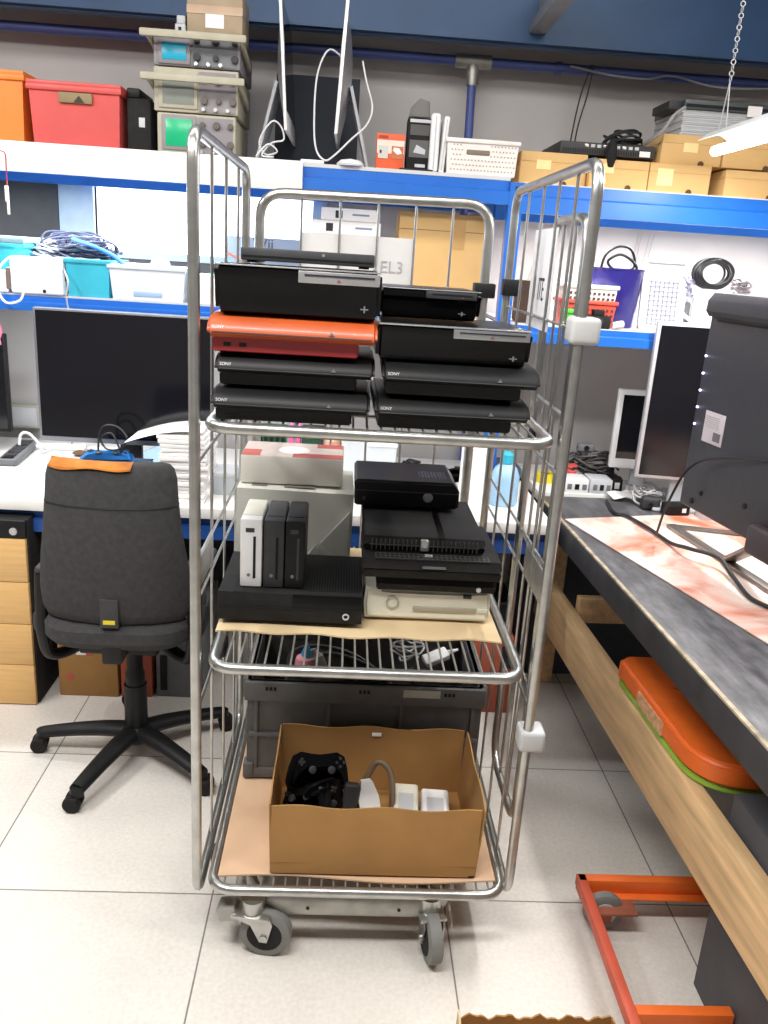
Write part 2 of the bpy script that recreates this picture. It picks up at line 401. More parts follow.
# ================================================================== ROLL CAGE TROLLEY
tr = thing('roll_cage_trolley', 'galvanised wire roll cage trolley with three shelves in the middle of the floor', 'trolley', (.08, 2.0, 0))
TX0, TX1, TY0, TY1 = -.289, .440, 1.60, 2.40
def panel(name, x, y0, y1, z0, z1, wires, hz, plate):
    loop = fillet([(x, y0, z0), (x, y1, z0), (x, y1, z1), (x, y0, z1)], .06, True)
    o = MB().tube(loop, .0115, 12, True).build(name, STEEL, tr, True)
    wm = MB()
    for y in wires: wm.cyl((x, y, z0), (x, y, z1), .0035, n=8)
    for z in hz: wm.cyl((x + .006, y0, z), (x + .006, y1, z), .0035, n=8)
    wm.build('wire_grid', STEEL, o, True)
    if plate: MB().box(x - .002, x + .003, y0 + .02, y0 + .21, .905, .98, .001).build('name_plate', STEEL_D, o, True)
    return o
panel('side_panel', TX0, TY0, TY1 - .02, .150, 1.796, (1.81, 2.01, 2.22), (.65, .90, .985, 1.19), True)
rp_ = panel('side_panel', TX1, TY0, TY1, .168, 1.788, (1.75, 1.90, 2.05, 2.22), (.65, .90, .985, 1.19, 1.485), True)
# rear panel
loop = fillet([(-.255, 2.405, .2), (.375, 2.405, .2), (.375, 2.405, 1.752), (-.255, 2.405, 1.745)], .07, True)
bk = MB().tube(loop, .0135, 12, True).build('rear_panel', STEEL, tr, True)
wm = MB()
for x in (-.142, -.037, .067, .17, .272): wm.cyl((x, 2.405, .2), (x, 2.405, 1.745), .0035, n=8)
wm.build('wire_grid', STEEL, bk, True)
sg = MB().box(-.146, .168, 2.412, 2.415, 1.50, 1.65).build('notice_sheet', mat('notice_sheet', (212, 210, 208), .6, 0, .03), bk, True)
text('lettering', 'EL3', .045, mat('faint_ink', (168, 166, 168), .7), sg, (.112 - .08, .411, 1.570), (R(90), 0, 0))
# gate folded back outside the right hand panel
gl = fillet([(.466, 1.72, .28), (.466, 2.02, .28), (.466, 2.02, 1.70), (.466, 1.72, 1.70)], .07, True)
gt = MB().tube(gl, .0105, 12, True).build('folded_gate', STEEL, tr, True)
wm = MB()
for y in (1.82, 1.92): wm.cyl((.466, y, .28), (.466, y, 1.70), .0035, n=8)
for z in (.65, .95, 1.3): wm.cyl((.466, 1.72, z), (.466, 2.02, z), .0035, n=8)
wm.build('wire_grid', STEEL, gt, True)
sb = MB().box(.4535, .4565, 1.93, 2.165, 1.455, 1.685, .001).build('sign_board', mat('sign_white', (236, 234, 238), .6, 0, .02), gt, True)
text('lettering', 'ITE', .075, INK, sb, (.4532 - .08, 2.035 - 2.0, 1.545), (R(90), 0, R(-90)), sx=.62)
# collars and straps
for (x, z) in ((.442, 1.487), (.442, .595)):
    MB().box(x - .022, x + .036, 1.582, 1.64, z - .026, z + .026, .010, 3).build('collar', mat('collar_grey', (190, 190, 190), .5), tr, True)
MB().box(.345, .405, 2.383, 2.427, 1.505, 1.545, .004).build('strap', BLACK, tr, True)
MB().box(.425, .468, 2.372, 2.418, 1.515, 1.56, .004).build('strap', BLACK, tr, True)
def ushelf(name, z, x0, x1, y0, y1, n, step=True):
    path = fillet([(x0, y1, z), (x0, y0, z), (x1, y0, z), (x1, y1, z)], .055)
    o = MB().tube(path, .0125, 12).build(name, STEEL, tr, True)
    g = MB()
    for i in range(n):
        x = x0 + .03 + (x1 - x0 - .06) * i / (n - 1)
        g.cyl((x, y0, z + .006), (x, y1, z + .006), .0025, n=6)
    for y in (y0 + .2, y0 + .45, y1): g.cyl((x0, y, z), (x1, y, z), .004, n=6)
    g.build('wire_deck', STEEL_D, o, True)
    for x in (x0, x1): MB().box(x - .016, x + .016, y0 + .1, y0 + .16, z - .03, z + .004, .006).build('hook', BLACK, o, True)
    return o
ushelf('shelf', 1.262, -.264, .415, 1.60, 2.385, 23)
ushelf('shelf', .742, -.258, .412, 1.60, 2.385, 23)
bs = ushelf('base_shelf', .181, -.256, .424, 1.585, 2.385, 23)
# chassis and castors
path = fillet([(-.23, 2.36, .135), (-.165, 1.605, .128), (.305, 1.605, .128), (.38, 2.36, .135)], .09)
ch = MB().tube(path, .030, 14, flat=(.45, 1.0)).build('chassis', STEEL_D, tr, True)
bo = MB()
for x in (-.03, .185): bo.cyl((x, 1.60, .128), (x, 1.5895, .128), .004, n=8)
bo.build('rivet', BLACK, ch, True)
MB().box(-.18, .33, 2.3, 2.34, .115, .165, .006).build('cross_member', STEEL_D, tr, True)
def castor(x, y, ang, side):
    M = Matrix.Translation((x, y, 0)) @ Matrix.Rotation(ang, 4, 'Z')
    b = MB().cyl((0, 0, .118), (0, 0, .155), .028, n=18).box(-.045, .045, -.032, .032, .112, .12, .002)
    for s in (-1, 1):
        b.prism([(-.04, .118), (.045, .118), (.052, .10), (.04, .05), (.022, .05), (.0, .095), (-.04, .11)], 'y', s * .024 - .002, s * .024 + .002)
    br = b.xf(M).build('castor_bracket', STEEL, tr, True)
    MB().lathe([(.02, -.0175), (.047, -.0175), (.0605, -.014), (.0625, 0), (.0605, .014), (.047, .0175), (.02, .0175)], 32, (.032, 0, .0625), 'y').xf(M).build('wheel', RUBBER, br, True)
    MB().cyl((.032, -.0185, .0625), (.032, .0185, .0625), .042, n=24).xf(M).build('wheel_hub', BLACKM, br, True)
    MB().cyl((.032, -.03, .0625), (.032, .03, .0625), .009, n=12).xf(M).build('axle_bolt', STEEL, br, True)
    MB().box(-.08, -.035, -.022, .022, .092, .13, .004, rot=(0, -.25, 0)).xf(M).build('brake_pedal', STEEL_D, br, True)
castor(-.158, 1.595, R(-8), 1); castor(.26, 1.615, R(-80), 1); castor(-.17, 2.30, R(60), 1); castor(.31, 2.30, R(100), 1)
# ================================================================== GAME CONSOLES
LOGO = mat('logo_silver', (206, 206, 208), 0.35, 0.3)
DIMLOGO = mat('logo_dim', (120, 120, 124), 0.4, 0.2)
def slim_console(label, loc, W=.31, D=.28, H=.058, m=BLACK, rz=0, logo='SONY', group='game consoles on the top trolley shelf', low=None):
    t = thing('game_console', label, 'game console', loc, rz, group)
    h = H; lo = low or m
    prof = [(.012, .40 * h), (0, .50 * h), (.001, .62 * h), (.012, .82 * h), (.035, .96 * h), (.06, h), (D - .01, h), (D, .95 * h), (D, .40 * h)]
    MB().prism(prof, 'x', -W / 2, W / 2, .007, 3).build('upper_shell', m, t)
    MB().prism([(.02, .04 * h), (.028, 0), (D - .015, 0), (D - .008, .405 * h), (.017, .405 * h)], 'x', -W / 2 + .008, W / 2 - .035, .003).build('lower_shell', lo, t)
    MB().box(-W / 2 + .01, W / 2 - .01, -.0012, .004, .53 * h, .56 * h).build('groove_trim', mat('groove_grey', (74, 72, 74), .4), t)
    text('brand_lettering', logo, .0085, LOGO, t, (-W / 2 + .022, .0032, .67 * h), (R(68), 0, 0))
    MB().prism([(.070, .60 * h), (.080, .60 * h), (.075, .70 * h)], 'y', -.001, .004).build('status_mark', DIMLOGO, t)
    pr = MB()
    for k in (0, 1): pr.box(-W / 2 + .03 + k * .03, -W / 2 + .044 + k * .03, .018, .022, .16 * h, .27 * h)
    pr.build('usb_port', mat('port_black', (8, 8, 9), .6), t)
    return t
def fat_console(label, loc, W=.30, D=.28, H=.088, slot=(.0, .15), rz=0, group='game consoles on the top trolley shelf', slotmat=SILVER):
    t = thing('game_console', label, 'game console', loc, rz, group); h = H
    prof = [(.03, 0), (.02, .06 * h), (.012, .30 * h), (.008, .60 * h), (.0, .72 * h), (-.002, .90 * h), (.006, .97 * h), (.03, h), (D - .02, .97 * h), (D, .85 * h), (D, .1 * h), (D - .015, 0)]
    MB().prism(prof, 'x', -W / 2, W / 2, .010, 3).build('body', GLOSS, t)
    MB().box(-W / 2 + .003, W / 2 - .003, -.0035, .02, .955 * h, .985 * h, .001).build('chrome_edge', SILVER, t)
    x0, x1 = slot
    f = MB().box(x0, x1, -.006, .012, .70 * h, .935 * h, .0015).build('disc_bay_front', slotmat, t)
    MB().box(x0 + .012, x1 - .01, -.0075, .004, .84 * h, .875 * h).build('disc_slot', mat('slot_dark', (28, 30, 44), .5), f)
    MB().prism([(x0 + .072, .745 * h), (x0 + .080, .745 * h), (x0 + .076, .80 * h)], 'y', -.0072, 0).build('eject_mark', mat('mark_brown', (120, 60, 50), .5), f)
    e = MB().box(x1 - .034, x1 - .019, .0102, .015, .225 * h, .25 * h).box(x1 - .028, x1 - .025, .0095, .015, .17 * h, .305 * h)
    e.build('emblem', DIMLOGO, t)
    return t
# left stack, bottom to top
S1 = slim_console('lowest black game console of the left stack on the top trolley shelf', (-.106, 1.615, 1.2712), .312, .28, .064)
S2 = dup(S1, (-.100, 1.625, 1.3395), 0, 'black game console directly under the orange red one in the left stack')
slim_console('orange red game console in the left stack on the top trolley shelf', (-.106, 1.612, 1.405), .325, .285, .072, ORANGE_C := mat('burnt_orange_shell', (184, 82, 36), .45, 0, .12, 10, coat=.15), logo='SONY', low=mat('dark_red_shell', (150, 44, 46), .4))
fat_console('bulky glossy black game console with silver disc front on top of the orange red one', (-.098, 1.615, 1.478), .315, .285, .093, (.0, .153))
thin = thing('disc_player', 'thin black disc player lying on top of the left console stack', 'disc player', (-.085, 1.69, 1.5725), 0, 'game consoles on the top trolley shelf')
MB().box(-.13, .13, 0, .2, .004, .028, .003).build('body', CHAR, thin)
MB().box(-.126, .126, -.001, .003, .011, .014).build('tray_line', BLACK, thin)
MB().cyl((.03, -.0015, .021), (.03, .003, .021), .003, n=10).build('button', SILVER, thin)
parts('foot', ((-.12, -.10, .02, .18, 0, .005), (.10, .12, .02, .18, 0, .005)), BLACK, thin)
# right stack
dup(S1, (.216, 1.62, 1.2712), R(1), 'lowest black game console of the right stack on the top trolley shelf')
dup(S1, (.226, 1.615, 1.3395), R(-1), 'second lowest black game console in the right stack, sticking out furthest right')
fat_console('glossy black game console with mirrored disc front in the middle of the right stack', (.208, 1.63, 1.4045), .305, .285, .074, (-.005, .145), slotmat=mat('mirror_trim', (190, 192, 194), .2, .8))
fat_console('black game console on top of the right stack, set furthest back', (.166, 1.76, 1.4795), .215, .26, .062, (-.01, .095), slotmat=CHAR)

# ------------------------------------------------------------------ middle shelf
cs = MB()
def cfn(u, v):
    x = -.272 + u * .665; y = 1.755 + v * .60
    return Vector((x, y + (.006 * math.sin(u * 23) * (1 - v)), .7555 + .0015 * math.sin(u * 9 + v * 5)))
cs.sheet(cfn, 30, 10, .004)
solo('cardboard_sheet', cs, CARDL, 'flat cardboard sheet lining the middle trolley shelf under the consoles', 'cardboard sheet')
ZM = .7625
bx = thing('game_console', 'large flat black game console at left front of the middle trolley shelf', 'game console', (-.104, 1.79, ZM))
MB().box(-.168, .168, .0, .27, .005, .077, .003).build('body', BLACKM, bx)
MB().box(.005, .166, -.002, .002, .042, .075, .001).build('glossy_front', GLOSS, bx)
MB().box(-.166, .166, -.0015, .003, .038, .041).build('groove', mat('groove_black', (10, 10, 10), .6), bx)
MB().lathe([(.005, -.002), (.008, -.002), (.008, .001), (.005, .001), (.005, -.002)], 20, (.13, -.001, .024), 'y').build('power_emblem', LOGO, bx)
vg = MB()
for i in range(22): vg.box(.02 + i * .0065, .0235 + i * .0065, .02, .25, .0765, .0785)
vg.build('vent_grille', BLACK, bx)
parts('foot', ((-.15, -.12, .03, .24, 0, .006), (.12, .15, .03, .24, 0, .006)), BLACK, bx)
# three upright consoles standing on it
def upright(label, x, m, w=.05, slotm=None, tilt=0):
    t = thing('upright_console', label, 'game console', (x, 1.815, ZM + .0795), tilt, 'upright small consoles on the middle shelf')
    b = MB().box(-w / 2, w / 2, 0, .158, 0, .166, .004)
    b.build('body', m, t)
    MB().box(-w / 2 + .003, w / 2 - .003, .03, .156, .1645, .1675, .001).build('top_cover', m if m is not WHITE else OFFW, t)
    MB().box(w * .10, w * .22, -.0015, .002, .022, .125).build('disc_slot', slotm or BLACK, t)
    MB().cyl((-w * .1, -.0015, .03), (-w * .1, .002, .03), .004, n=12).build('button', DIMLOGO, t)
    MB().box(-w * .25, w * .15, -.001, .002, .135, .145).build('port_cover', CHAR, t)
    return t
upright('white upright game console standing at left of the three upright ones', -.2, WHITE, .05)
upright('black upright game console between the white one and the other black one', -.1475, CHAR, .047, GLOSS)
upright('black upright game console at right of the three upright ones', -.099, BLACK, .045, CHAR)
# white box and red-white box behind
b = thing('product_box', 'big dented white cardboard box standing behind the upright consoles', 'box', (-.118, 2.075, ZM + .001))
MB().loft([[Vector(p) for p in r] for r in (
    [(-.148, 0, 0), (.148, 0, 0), (.15, .24, 0), (-.146, .24, 0)],
    [(-.150, -.002, .12), (.152, .004, .12), (.15, .24, .12), (-.15, .24, .12)],
    [(-.150, .004, .243), (.154, .012, .236), (.15, .24, .243), (-.15, .24, .243)])]).build('carton', mat('dented_white', (214, 214, 204), .6, 0, .06, 7, .3, bscale=9), b)
parts('print', ((-.115, -.075, .03, .06, .2435, .2445), (-.03, .05, .03, .07, .2425, .244)), mat('print_grey', (120, 118, 112), .7), b)
PF = mat('print_pale', (190, 190, 182), .7)
MB().prism([(.0, .012), (.06, .10), (.10, .012)], 'y', -.0025, .004).build('printed_facet', PF, b)
MB().prism([(.07, .10), (.145, .19), (.145, .05)], 'y', .001, .008).build('printed_facet', PF, b)
MB().cyl((.12, -.002, .03), (.12, .004, .03), .006, n=12).build('seal', mat('seal_brown', (90, 80, 70), .6), b)
b = thing('product_box', 'flat white box with red printed lid lying on the big white box', 'box', (-.13, 2.12, ZM + .2475))
MB().box(-.134, .134, 0, .17, 0, .073, .002).build('carton', mat('box_white2', (224, 220, 210), .65, 0, .04), b)
MB().box(-.133, .133, .002, .168, .0728, .0742).build('lid_print', mat('lid_print', (212, 196, 188), .6, 0, .1, 20), b)
parts('red_print', ((.0, .132, .002, .045, .0741, .0748), (-.132, -.085, .004, .07, .0741, .0748), (.06, .132, .12, .165, .0741, .0748)), mat('red_print', (190, 90, 82), .6, 0, .3, 18), b)
MB().lathe([(0, 0), (.042, 0), (.04, .001), (0, .001)], 24, (.0, .08, .0746)).build('white_print', PAPER, b)
# right hand stack
t = thing('game_console', 'cream white game console at the bottom of the right stack on the middle shelf', 'game console', (.222, 1.842, ZM))
out = [(-.15, .0), (.15, .0), (.154, .04), (.15, .081), (.08, .076), (-.08, .076), (-.15, .081), (-.154, .04)]
MB().prism(out, 'y', 0, .25, .008, 3).build('body', OFFW, t)
MB().box(-.035, .12, -.004, .004, .024, .037, .002).build('disc_tray', mat('tray_beige', (168, 160, 140), .4), t)
MB().lathe([(.013, -.003), (.016, -.003), (.016, .001), (.013, .001), (.013, -.003)], 28, (-.085, -.001, .045), 'y').build('power_ring', mat('ring_grey', (170, 166, 150), .4), t)
MB().box(.085, .105, -.004, .003, .062, .071, .001).build('port_flap', CHAR, t)
MB().box(.123, .146, -.0035, .003, .026, .036, .001).build('eject_button', OFFW, t)
def slab(label, loc, W, D, H, grille=None, rz=0):
    t = thing('game_console', label, 'game console', loc, rz, 'flat black consoles on the middle shelf')
    MB().prism([(.012, 0), (D, 0), (D, H * .46), (.004, H * .46)], 'x', -W / 2, W / 2, .003).build('lower_shell', BLACKM, t)
    MB().prism([(0, H * .54), (D, H * .54), (D - .004, H), (.014, H)], 'x', -W / 2, W / 2, .003).build('upper_shell', BLACKM, t)
    MB().box(-W / 2 + .004, W / 2 - .004, .008, D - .004, H * .45, H * .55).build('gap_strip', GLOSS, t)
    if grille:
        y0, y1, z = grille
        g = MB()
        for i in range(25): g.box(-W / 2 + .03 + i * (W - .06) / 24 - .001, -W / 2 + .03 + i * (W - .06) / 24 + .001, y0, y1, z, z + .002)
        for k in range(3): g.box(-W / 2 + .03, W / 2 - .03, y0 + k * (y1 - y0) / 2 - .001, y0 + k * (y1 - y0) / 2 + .001, z, z + .0022)
        gg = MB().box(-W / 2 + .028, W / 2 - .028, y0 - .002, y1 + .002, z - .002, z + .0006).build('vent_recess', mat('vent_black', (8, 8, 8), .5), t)
        g.build('vent_bars', mat('vent_bar', (74, 74, 72), .5), gg)
    return t
zz = ZM + .0825
c3 = slab('narrow dark console resting directly on the cream white console', (.238, 1.815, zz), .285, .27, .040)
MB().cyl((.10, .0, .012), (.10, .013, .012), .006, n=12).build('button', LOGO, c3)
c2 = slab('flat black console with front vents, second from top of its stack', (.222, 1.79, zz + .041), .325, .29, .047, (.012, .045, .047))
MB().box(-.025, .03, -.002, .008, .030, .034).build('badge', DIMLOGO, c2)
MB().box(-.02, .0, .02, .03, .047, .056, .002).build('plug', SILVER, c2)
c1 = slab('dusty flat black console with light streaks below the small glossy console', (.205, 1.845, zz + .0895), .29, .34, .034)
gb = MB()
for i in range(25): gb.box(-.125 + i * .0104 - .001, -.125 + i * .0104 + .001, -.0015, .003, .004, .030)
gb.box(-.13, .13, -.0015, .003, .016, .018).build('vent_bars', mat('vent_bar', (74, 74, 72), .5), c1)
MB().box(.035, .05, .012, .335, .0338, .0346).build('seam_line', GLOSS, c1)
MB().box(-.01, .008, -.006, .01, .006, .032, .002).build('silver_connector', ALU, c1)
t = thing('game_console', 'small glossy black console with round silver button on top of the right stack', 'game console', (.172, 2.065, zz + .1255))
out = [(-.135, .012), (-.128, .008), (.128, .008), (.137, .014), (.137, .055), (.118, .078), (-.13, .078), (-.137, .070)]
MB().prism(out, 'y', 0, .21, .006, 3).build('body', GLOSS, t)
MB().cyl((.055, -.003, .038), (.055, .004, .038), .013, n=24, bev=.002).build('power_button', mat('button_silver', (170, 176, 172), .25, .8), t)
vg = MB()
for i in range(9):
    for j in range(6): vg.cyl((.035 + i * .0085, .05 + j * .012, .0775), (.035 + i * .0085, .05 + j * .012, .0792), .0028, n=6)
vg.build('vent_holes', mat('vent_sheen', (90, 92, 110), .3), t)
MB().box(-.135, .135, -.0015, .003, .049, .051).build('groove', CHAR, t)
parts('foot', ((-.11, -.08, .02, .19, 0, .009), (.08, .11, .02, .19, 0, .009)), BLACK, t)
MB().box(-.115, -.107, -.002, .003, .024, .034).build('usb_port', CHAR, t)

# ------------------------------------------------------------------ bottom shelf
cs = MB()
def cfn2(u, v):
    x = -.243 + u * .655; y = 1.612 + v * .72
    return Vector((x, y + .008 * math.sin(u * 7) * (1 - v), .1965 + .0012 * math.sin(u * 8 + v * 6)))
cs.sheet(cfn2, 30, 12, .004)
solo('cardboard_sheet', cs, mat('cardboard_pinkish', (208, 174, 142), .85, 0, .07, 8), 'flat cardboard sheet lining the bottom trolley shelf under the crate', 'cardboard sheet')
ZB = .2025
# folding crate
cr = thing('folding_crate', 'grey plastic folding crate of parts at the back of the bottom trolley shelf', 'crate', (.095, 2.185, ZB))
W2, D2, HH = .313, .185, .295
m = MB().box(-W2, W2, -D2, D2, 0, .012)
for s in (-1, 1):
    m.box(-W2, W2, s * D2 - .006, s * D2 + .006, 0, HH); m.box(s * W2 - .006, s * W2 + .006, -D2, D2, 0, HH)
m.build('walls', CRATE, cr)
m = MB()
for s in (-1, 1):
    m.box(-W2 - .012, W2 + .012, s * (D2 + .004) - .012, s * (D2 + .004) + .012, HH - .055, HH, .003)
    m.box(s * (W2 + .004) - .012, s * (W2 + .004) + .012, -D2, D2, HH - .055, HH, .003)
m.build('rim', CRATE, cr)
m = MB()
for i in range(4):
    x = -W2 + .02 + i * (2 * W2 - .04) / 3
    m.box(x - .005, x + .005, -D2 - .013, -D2, .03, HH - .05, .002)
m.box(-W2, W2, -D2 - .014, -D2, .13, .142, .002).box(-W2, W2, -D2 - .013, -D2, .0, .03, .003)
for s in (-1, 1): m.box(s * W2 - .014, s * W2 + .014, -D2 - .016, -D2 + .02, 0, .045, .003)
m.build('ribs', CRATE, cr)
for c in (-.255, -.005, .225):
    for k in (-1, 0, 1): MB().box(c + k * .011 - .0035, c + k * .011 + .0035, -D2 - .0175, -D2, HH - .022, HH - .012).build('hinge_slot', mat('hole_black', (14, 14, 14), .8), cr)
MB().box(.10, .20, -D2 - .0172, -D2 - .01, HH - .028, HH - .006).build('torn_label', mat('torn_label', (170, 168, 160), .7), cr)
# contents
def cable_pile(name, cx, cy, z, rx, ry, h, n, r, m, label, cat='cable', seed=1, group=None, kind=None):
    rr = random.Random(seed); q = MB()
    for i in range(n):
        pts = []
        a0 = rr.uniform(0, 6.28)
        ex, ey = rr.uniform(.5, 1) * rx, rr.uniform(.5, 1) * ry; ox = rr.uniform(-.25, .25) * rx; oy = rr.uniform(-.25, .25) * ry
        zz_ = z + r + h * rr.random() * .8; ti = rr.uniform(-.5, .5)
        for k in range(9):
            a = a0 + k * .7
            pts.append((cx + ox + ex * math.cos(a) * .8, cy + oy + ey * math.sin(a) * .8, max(z + r, zz_ + ti * ex * math.cos(a + 1) + rr.uniform(-.1, .1) * h)))
        q.tube(smoothp(pts, 5), r, 6)
    return solo(name, q, m, label, cat, group=group, kind=kind)
cable_pile('cable_tangle', .08, 2.16, ZB + .013, .26, .14, .235, 46, .007, mat('cable_charcoal', (46, 44, 46), .45, 0, .4, 30), 'tangle of black cables filling the grey folding crate', 'cable', 3)
cable_pile('cable_coil', .22, 2.27, ZB + .225, .06, .05, .08, 5, .003, CABLEW, 'loops of thin white cable at the right end of the grey folding crate', 'cable', 5)
solo('plug_adapter', MB().box(-.04, .04, -.02, .02, -.012, .012, .006).cyl((.04, 0, 0), (.075, 0, -.005), .008, .004, 10), WHITE, 'white power adapter lying in the grey folding crate beside white cable loops', 'power adapter', (.31, 2.25, ZB + .255), R(20), rot=(R(20), R(-15), R(20)))
t = thing('soft_toy', 'small pink toy with a blue pointed hat lying in the grey crate', 'toy', (-.08, 2.20, ZB + .222))
MB().lathe([(0, 0), (.022, .004), (.032, .022), (.026, .042), (.01, .052), (0, .053)], 18).build('body', mat('toy_pink', (222, 150, 160), .8), t)
MB().lathe([(.019, .04), (.014, .06), (.0, .095)], 16, (.004, 0, 0)).build('hat', mat('toy_blue', (60, 150, 190), .7), t)
solo('clear_bottle', MB().lathe([(0, 0), (.02, .0), (.022, .01), (.022, .045), (.010, .06), (.009, .07), (0, .07)], 18), mat('frosted_grey', (168, 166, 162), .4, 0, .05), 'frosted grey bottle leaning beside the pink toy in the grey crate', 'bottle', (-.03, 2.20, ZB + .222), rot=(R(-10), R(-25), 0))

# cardboard box of controllers
bc = thing('cardboard_box', 'open brown cardboard box with game controllers at the front of the bottom shelf', 'box', (.12, 1.782, ZB))
bw, bd, bh = .243, .163, .184
MB().box(-bw, bw, -bd, bd, 0, .004).build('bottom', CARDD, bc)
def wavy(u0, u1, fixed, axis, h, seed, notch=False):
    k = 28; rr = random.Random(seed)
    def fn(u, v):
        a = u0 + (u1 - u0) * u
        z = v * (h + .004 * math.sin(a * 31 + seed))
        bulge = .006 * math.sin(math.pi * u) * math.sin(math.pi * v)
        if axis == 'x': return Vector((a, fixed + bulge * (-1 if fixed < 0 else 1), z))
        return Vector((fixed + bulge * (-1 if fixed < 0 else 1) + (.010 * v if fixed > 0 else -.006 * v), a, z))
    return MB().sheet(fn, k, 8, .0035)
wavy(-bw, bw, -bd, 'x', bh, 1).build('front_wall', CARDD, bc)
wavy(-bw, bw, bd, 'x', bh + .012, 2).build('back_wall', CARDD, bc)
wavy(-bd, bd, -bw, 'y', bh + .008, 3).build('side_wall', CARDD, bc)
wavy(-bd, bd, bw, 'y', bh + .006, 4).build('side_wall', CARDD, bc)
MB().box(-.005, .02, bd - .006, bd - .003, bh - .012, bh - .002, .001).build('torn_patch', PAPER, bc)
MB().box(-bw, bw, -bd - .0015, -bd + .001, .03, .0315).build('crease', mat('crease_brown', (150, 106, 66), .9), bc)
def pad_mesh(s=1.0):
    out = []
    half = [(0, .032), (.022, .034), (.05, .038), (.070, .028), (.080, .0), (.086, -.035), (.078, -.055), (.062, -.052), (.048, -.022), (.030, -.010), (0, -.010)]
    pts = [(-x, y) for x, y in reversed(half[1:-1])] + half[:1]
    pts = [(x * s, y * s) for x, y in half] + [(-x * s, y * s) for x, y in reversed(half[1:-1])]
    return MB().prism(pts, 'z', 0, .034 * s, .013 * s, 4)
def gamepad(label, loc, rot, m, sub, s=1.0, group=None):
    t = thing('game_controller', label, 'game controller', loc, 0, group, rot)
    pad_mesh(s).build('shell', m, t)
    for x in (-.026, .026): MB().lathe([(.005, .03), (.005, .04), (.010, .042), (.010, .046), (.006, .0475), (0, .047)], 14, (x * s, -.004 * s, 0)).build('thumbstick', sub, t)
    MB().box(-.062 * s, -.044 * s, .011 * s, .017 * s, .033 * s, .037 * s).box(-.056 * s, -.050 * s, .005 * s, .023 * s, .033 * s, .037 * s).build('direction_pad', sub, t)
    for k in range(4):
        a = k * math.pi / 2; MB().cyl(((.053 + .010 * math.cos(a)) * s, (.014 + .010 * math.sin(a)) * s, .03 * s), ((.053 + .010 * math.cos(a)) * s, (.014 + .010 * math.sin(a)) * s, .0375 * s), .004 * s, n=10).build('button', sub, t)
    return t
G = 'black game controllers in the cardboard box'
gamepad('uppermost black game controller leaning against the back left of the brown box', (-.03, 1.855, ZB + .13), (R(62), R(12), R(20)), GLOSS, CHAR, 1, G)
gamepad('black game controller at the far left inside the open brown box', (-.035, 1.775, ZB + .09), (R(50), R(-30), R(-35)), GLOSS, CHAR, 1, G)
gamepad('black game controller with shiny grip in the middle of the controller heap', (.015, 1.775, ZB + .085), (R(75), R(65), R(10)), GLOSS, CHAR, 1, G)
gamepad('black game controller lying at the bottom of the open brown box', (.0, 1.79, ZB + .012), (0, 0, R(170)), BLACK, CHAR, 1.1, G)
gamepad('black game controller beneath the heap at the left of the brown box', (-.015, 1.75, ZB + .047), (R(5), R(5), R(60)), BLACK, CHAR, 1, G)
solo('black_remote', MB().box(-.02, .02, -.012, .012, -.06, .06, .008, 3), CHAR, 'dark grey remote standing between the black and the white controllers', 'remote', (.058, 1.76, ZB + .085), rot=(R(-12), R(8), 0))
t = thing('game_controller', 'white angular hand controller with a stick in the brown cardboard box', 'game controller', (.112, 1.77, ZB + .055), 0, None, (R(-18), R(-6), R(10)))
MB().loft([[Vector((x * .9, y, z)) for x, y in ((-a, -b_), (a, -b_), (a * .8, b_), (-a * .8, b_))] for a, b_, z in ((.016, .012, -.045), (.03, .02, .0), (.028, .022, .05), (.016, .016, .085))]).build('shell', WHITE, t)
MB().lathe([(.006, 0), (.006, .012), (.013, .014), (.013, .02), (0, .021)], 16, (.0, -.024, .02), 'y').build('thumbstick', OFFW, t)
solo('white_adapter', MB().lathe([(0, 0), (.022, 0), (.024, .008), (.024, .03), (.018, .04), (0, .04)], 22), OFFW, 'cream round plug lying in front of the white hand controller', 'plug', (.12, 1.725, ZB + .065), rot=(R(30), 0, 0))
solo('curved_cable', MB().tube(smoothp([(.10, 1.86, ZB + .09), (.13, 1.87, ZB + .14), (.165, 1.85, ZB + .12), (.17, 1.80, ZB + .06), (.165, 1.77, ZB + .01)]), .008, 8), mat('taupe_cable', (112, 92, 72), .6), 'thick taupe cable curving behind the white hand controller in the brown box', 'cable')
for i, (x, y, z, s_, lb) in enumerate(((.205, 1.80, .055, (.032, .09, .05), 'left of the two white power bricks in the brown cardboard box'), (.28, 1.79, .055, (.036, .08, .05), 'right of the two white power bricks in the brown cardboard box'))):
    t = thing('power_brick', lb, 'power adapter', (x, y, ZB + .004), R(-4), 'white power bricks in the cardboard box')
    MB().box(-s_[0], s_[0], -s_[1], s_[1], 0, s_[2] + .012, .007, 3).build('case', WHITE if i else OFFW, t)
    MB().box(-s_[0] * .6, s_[0] * .6, -s_[1] * .3, s_[1] * .5, s_[2] + .0115, s_[2] + .0128).build('rating_label', LGREY, t)
    MB().cyl((0, -s_[1] + .01, s_[2] + .008), (0, -s_[1] + .01, s_[2] + .017), .014, n=16).build('plug_socket', OFFW, t)
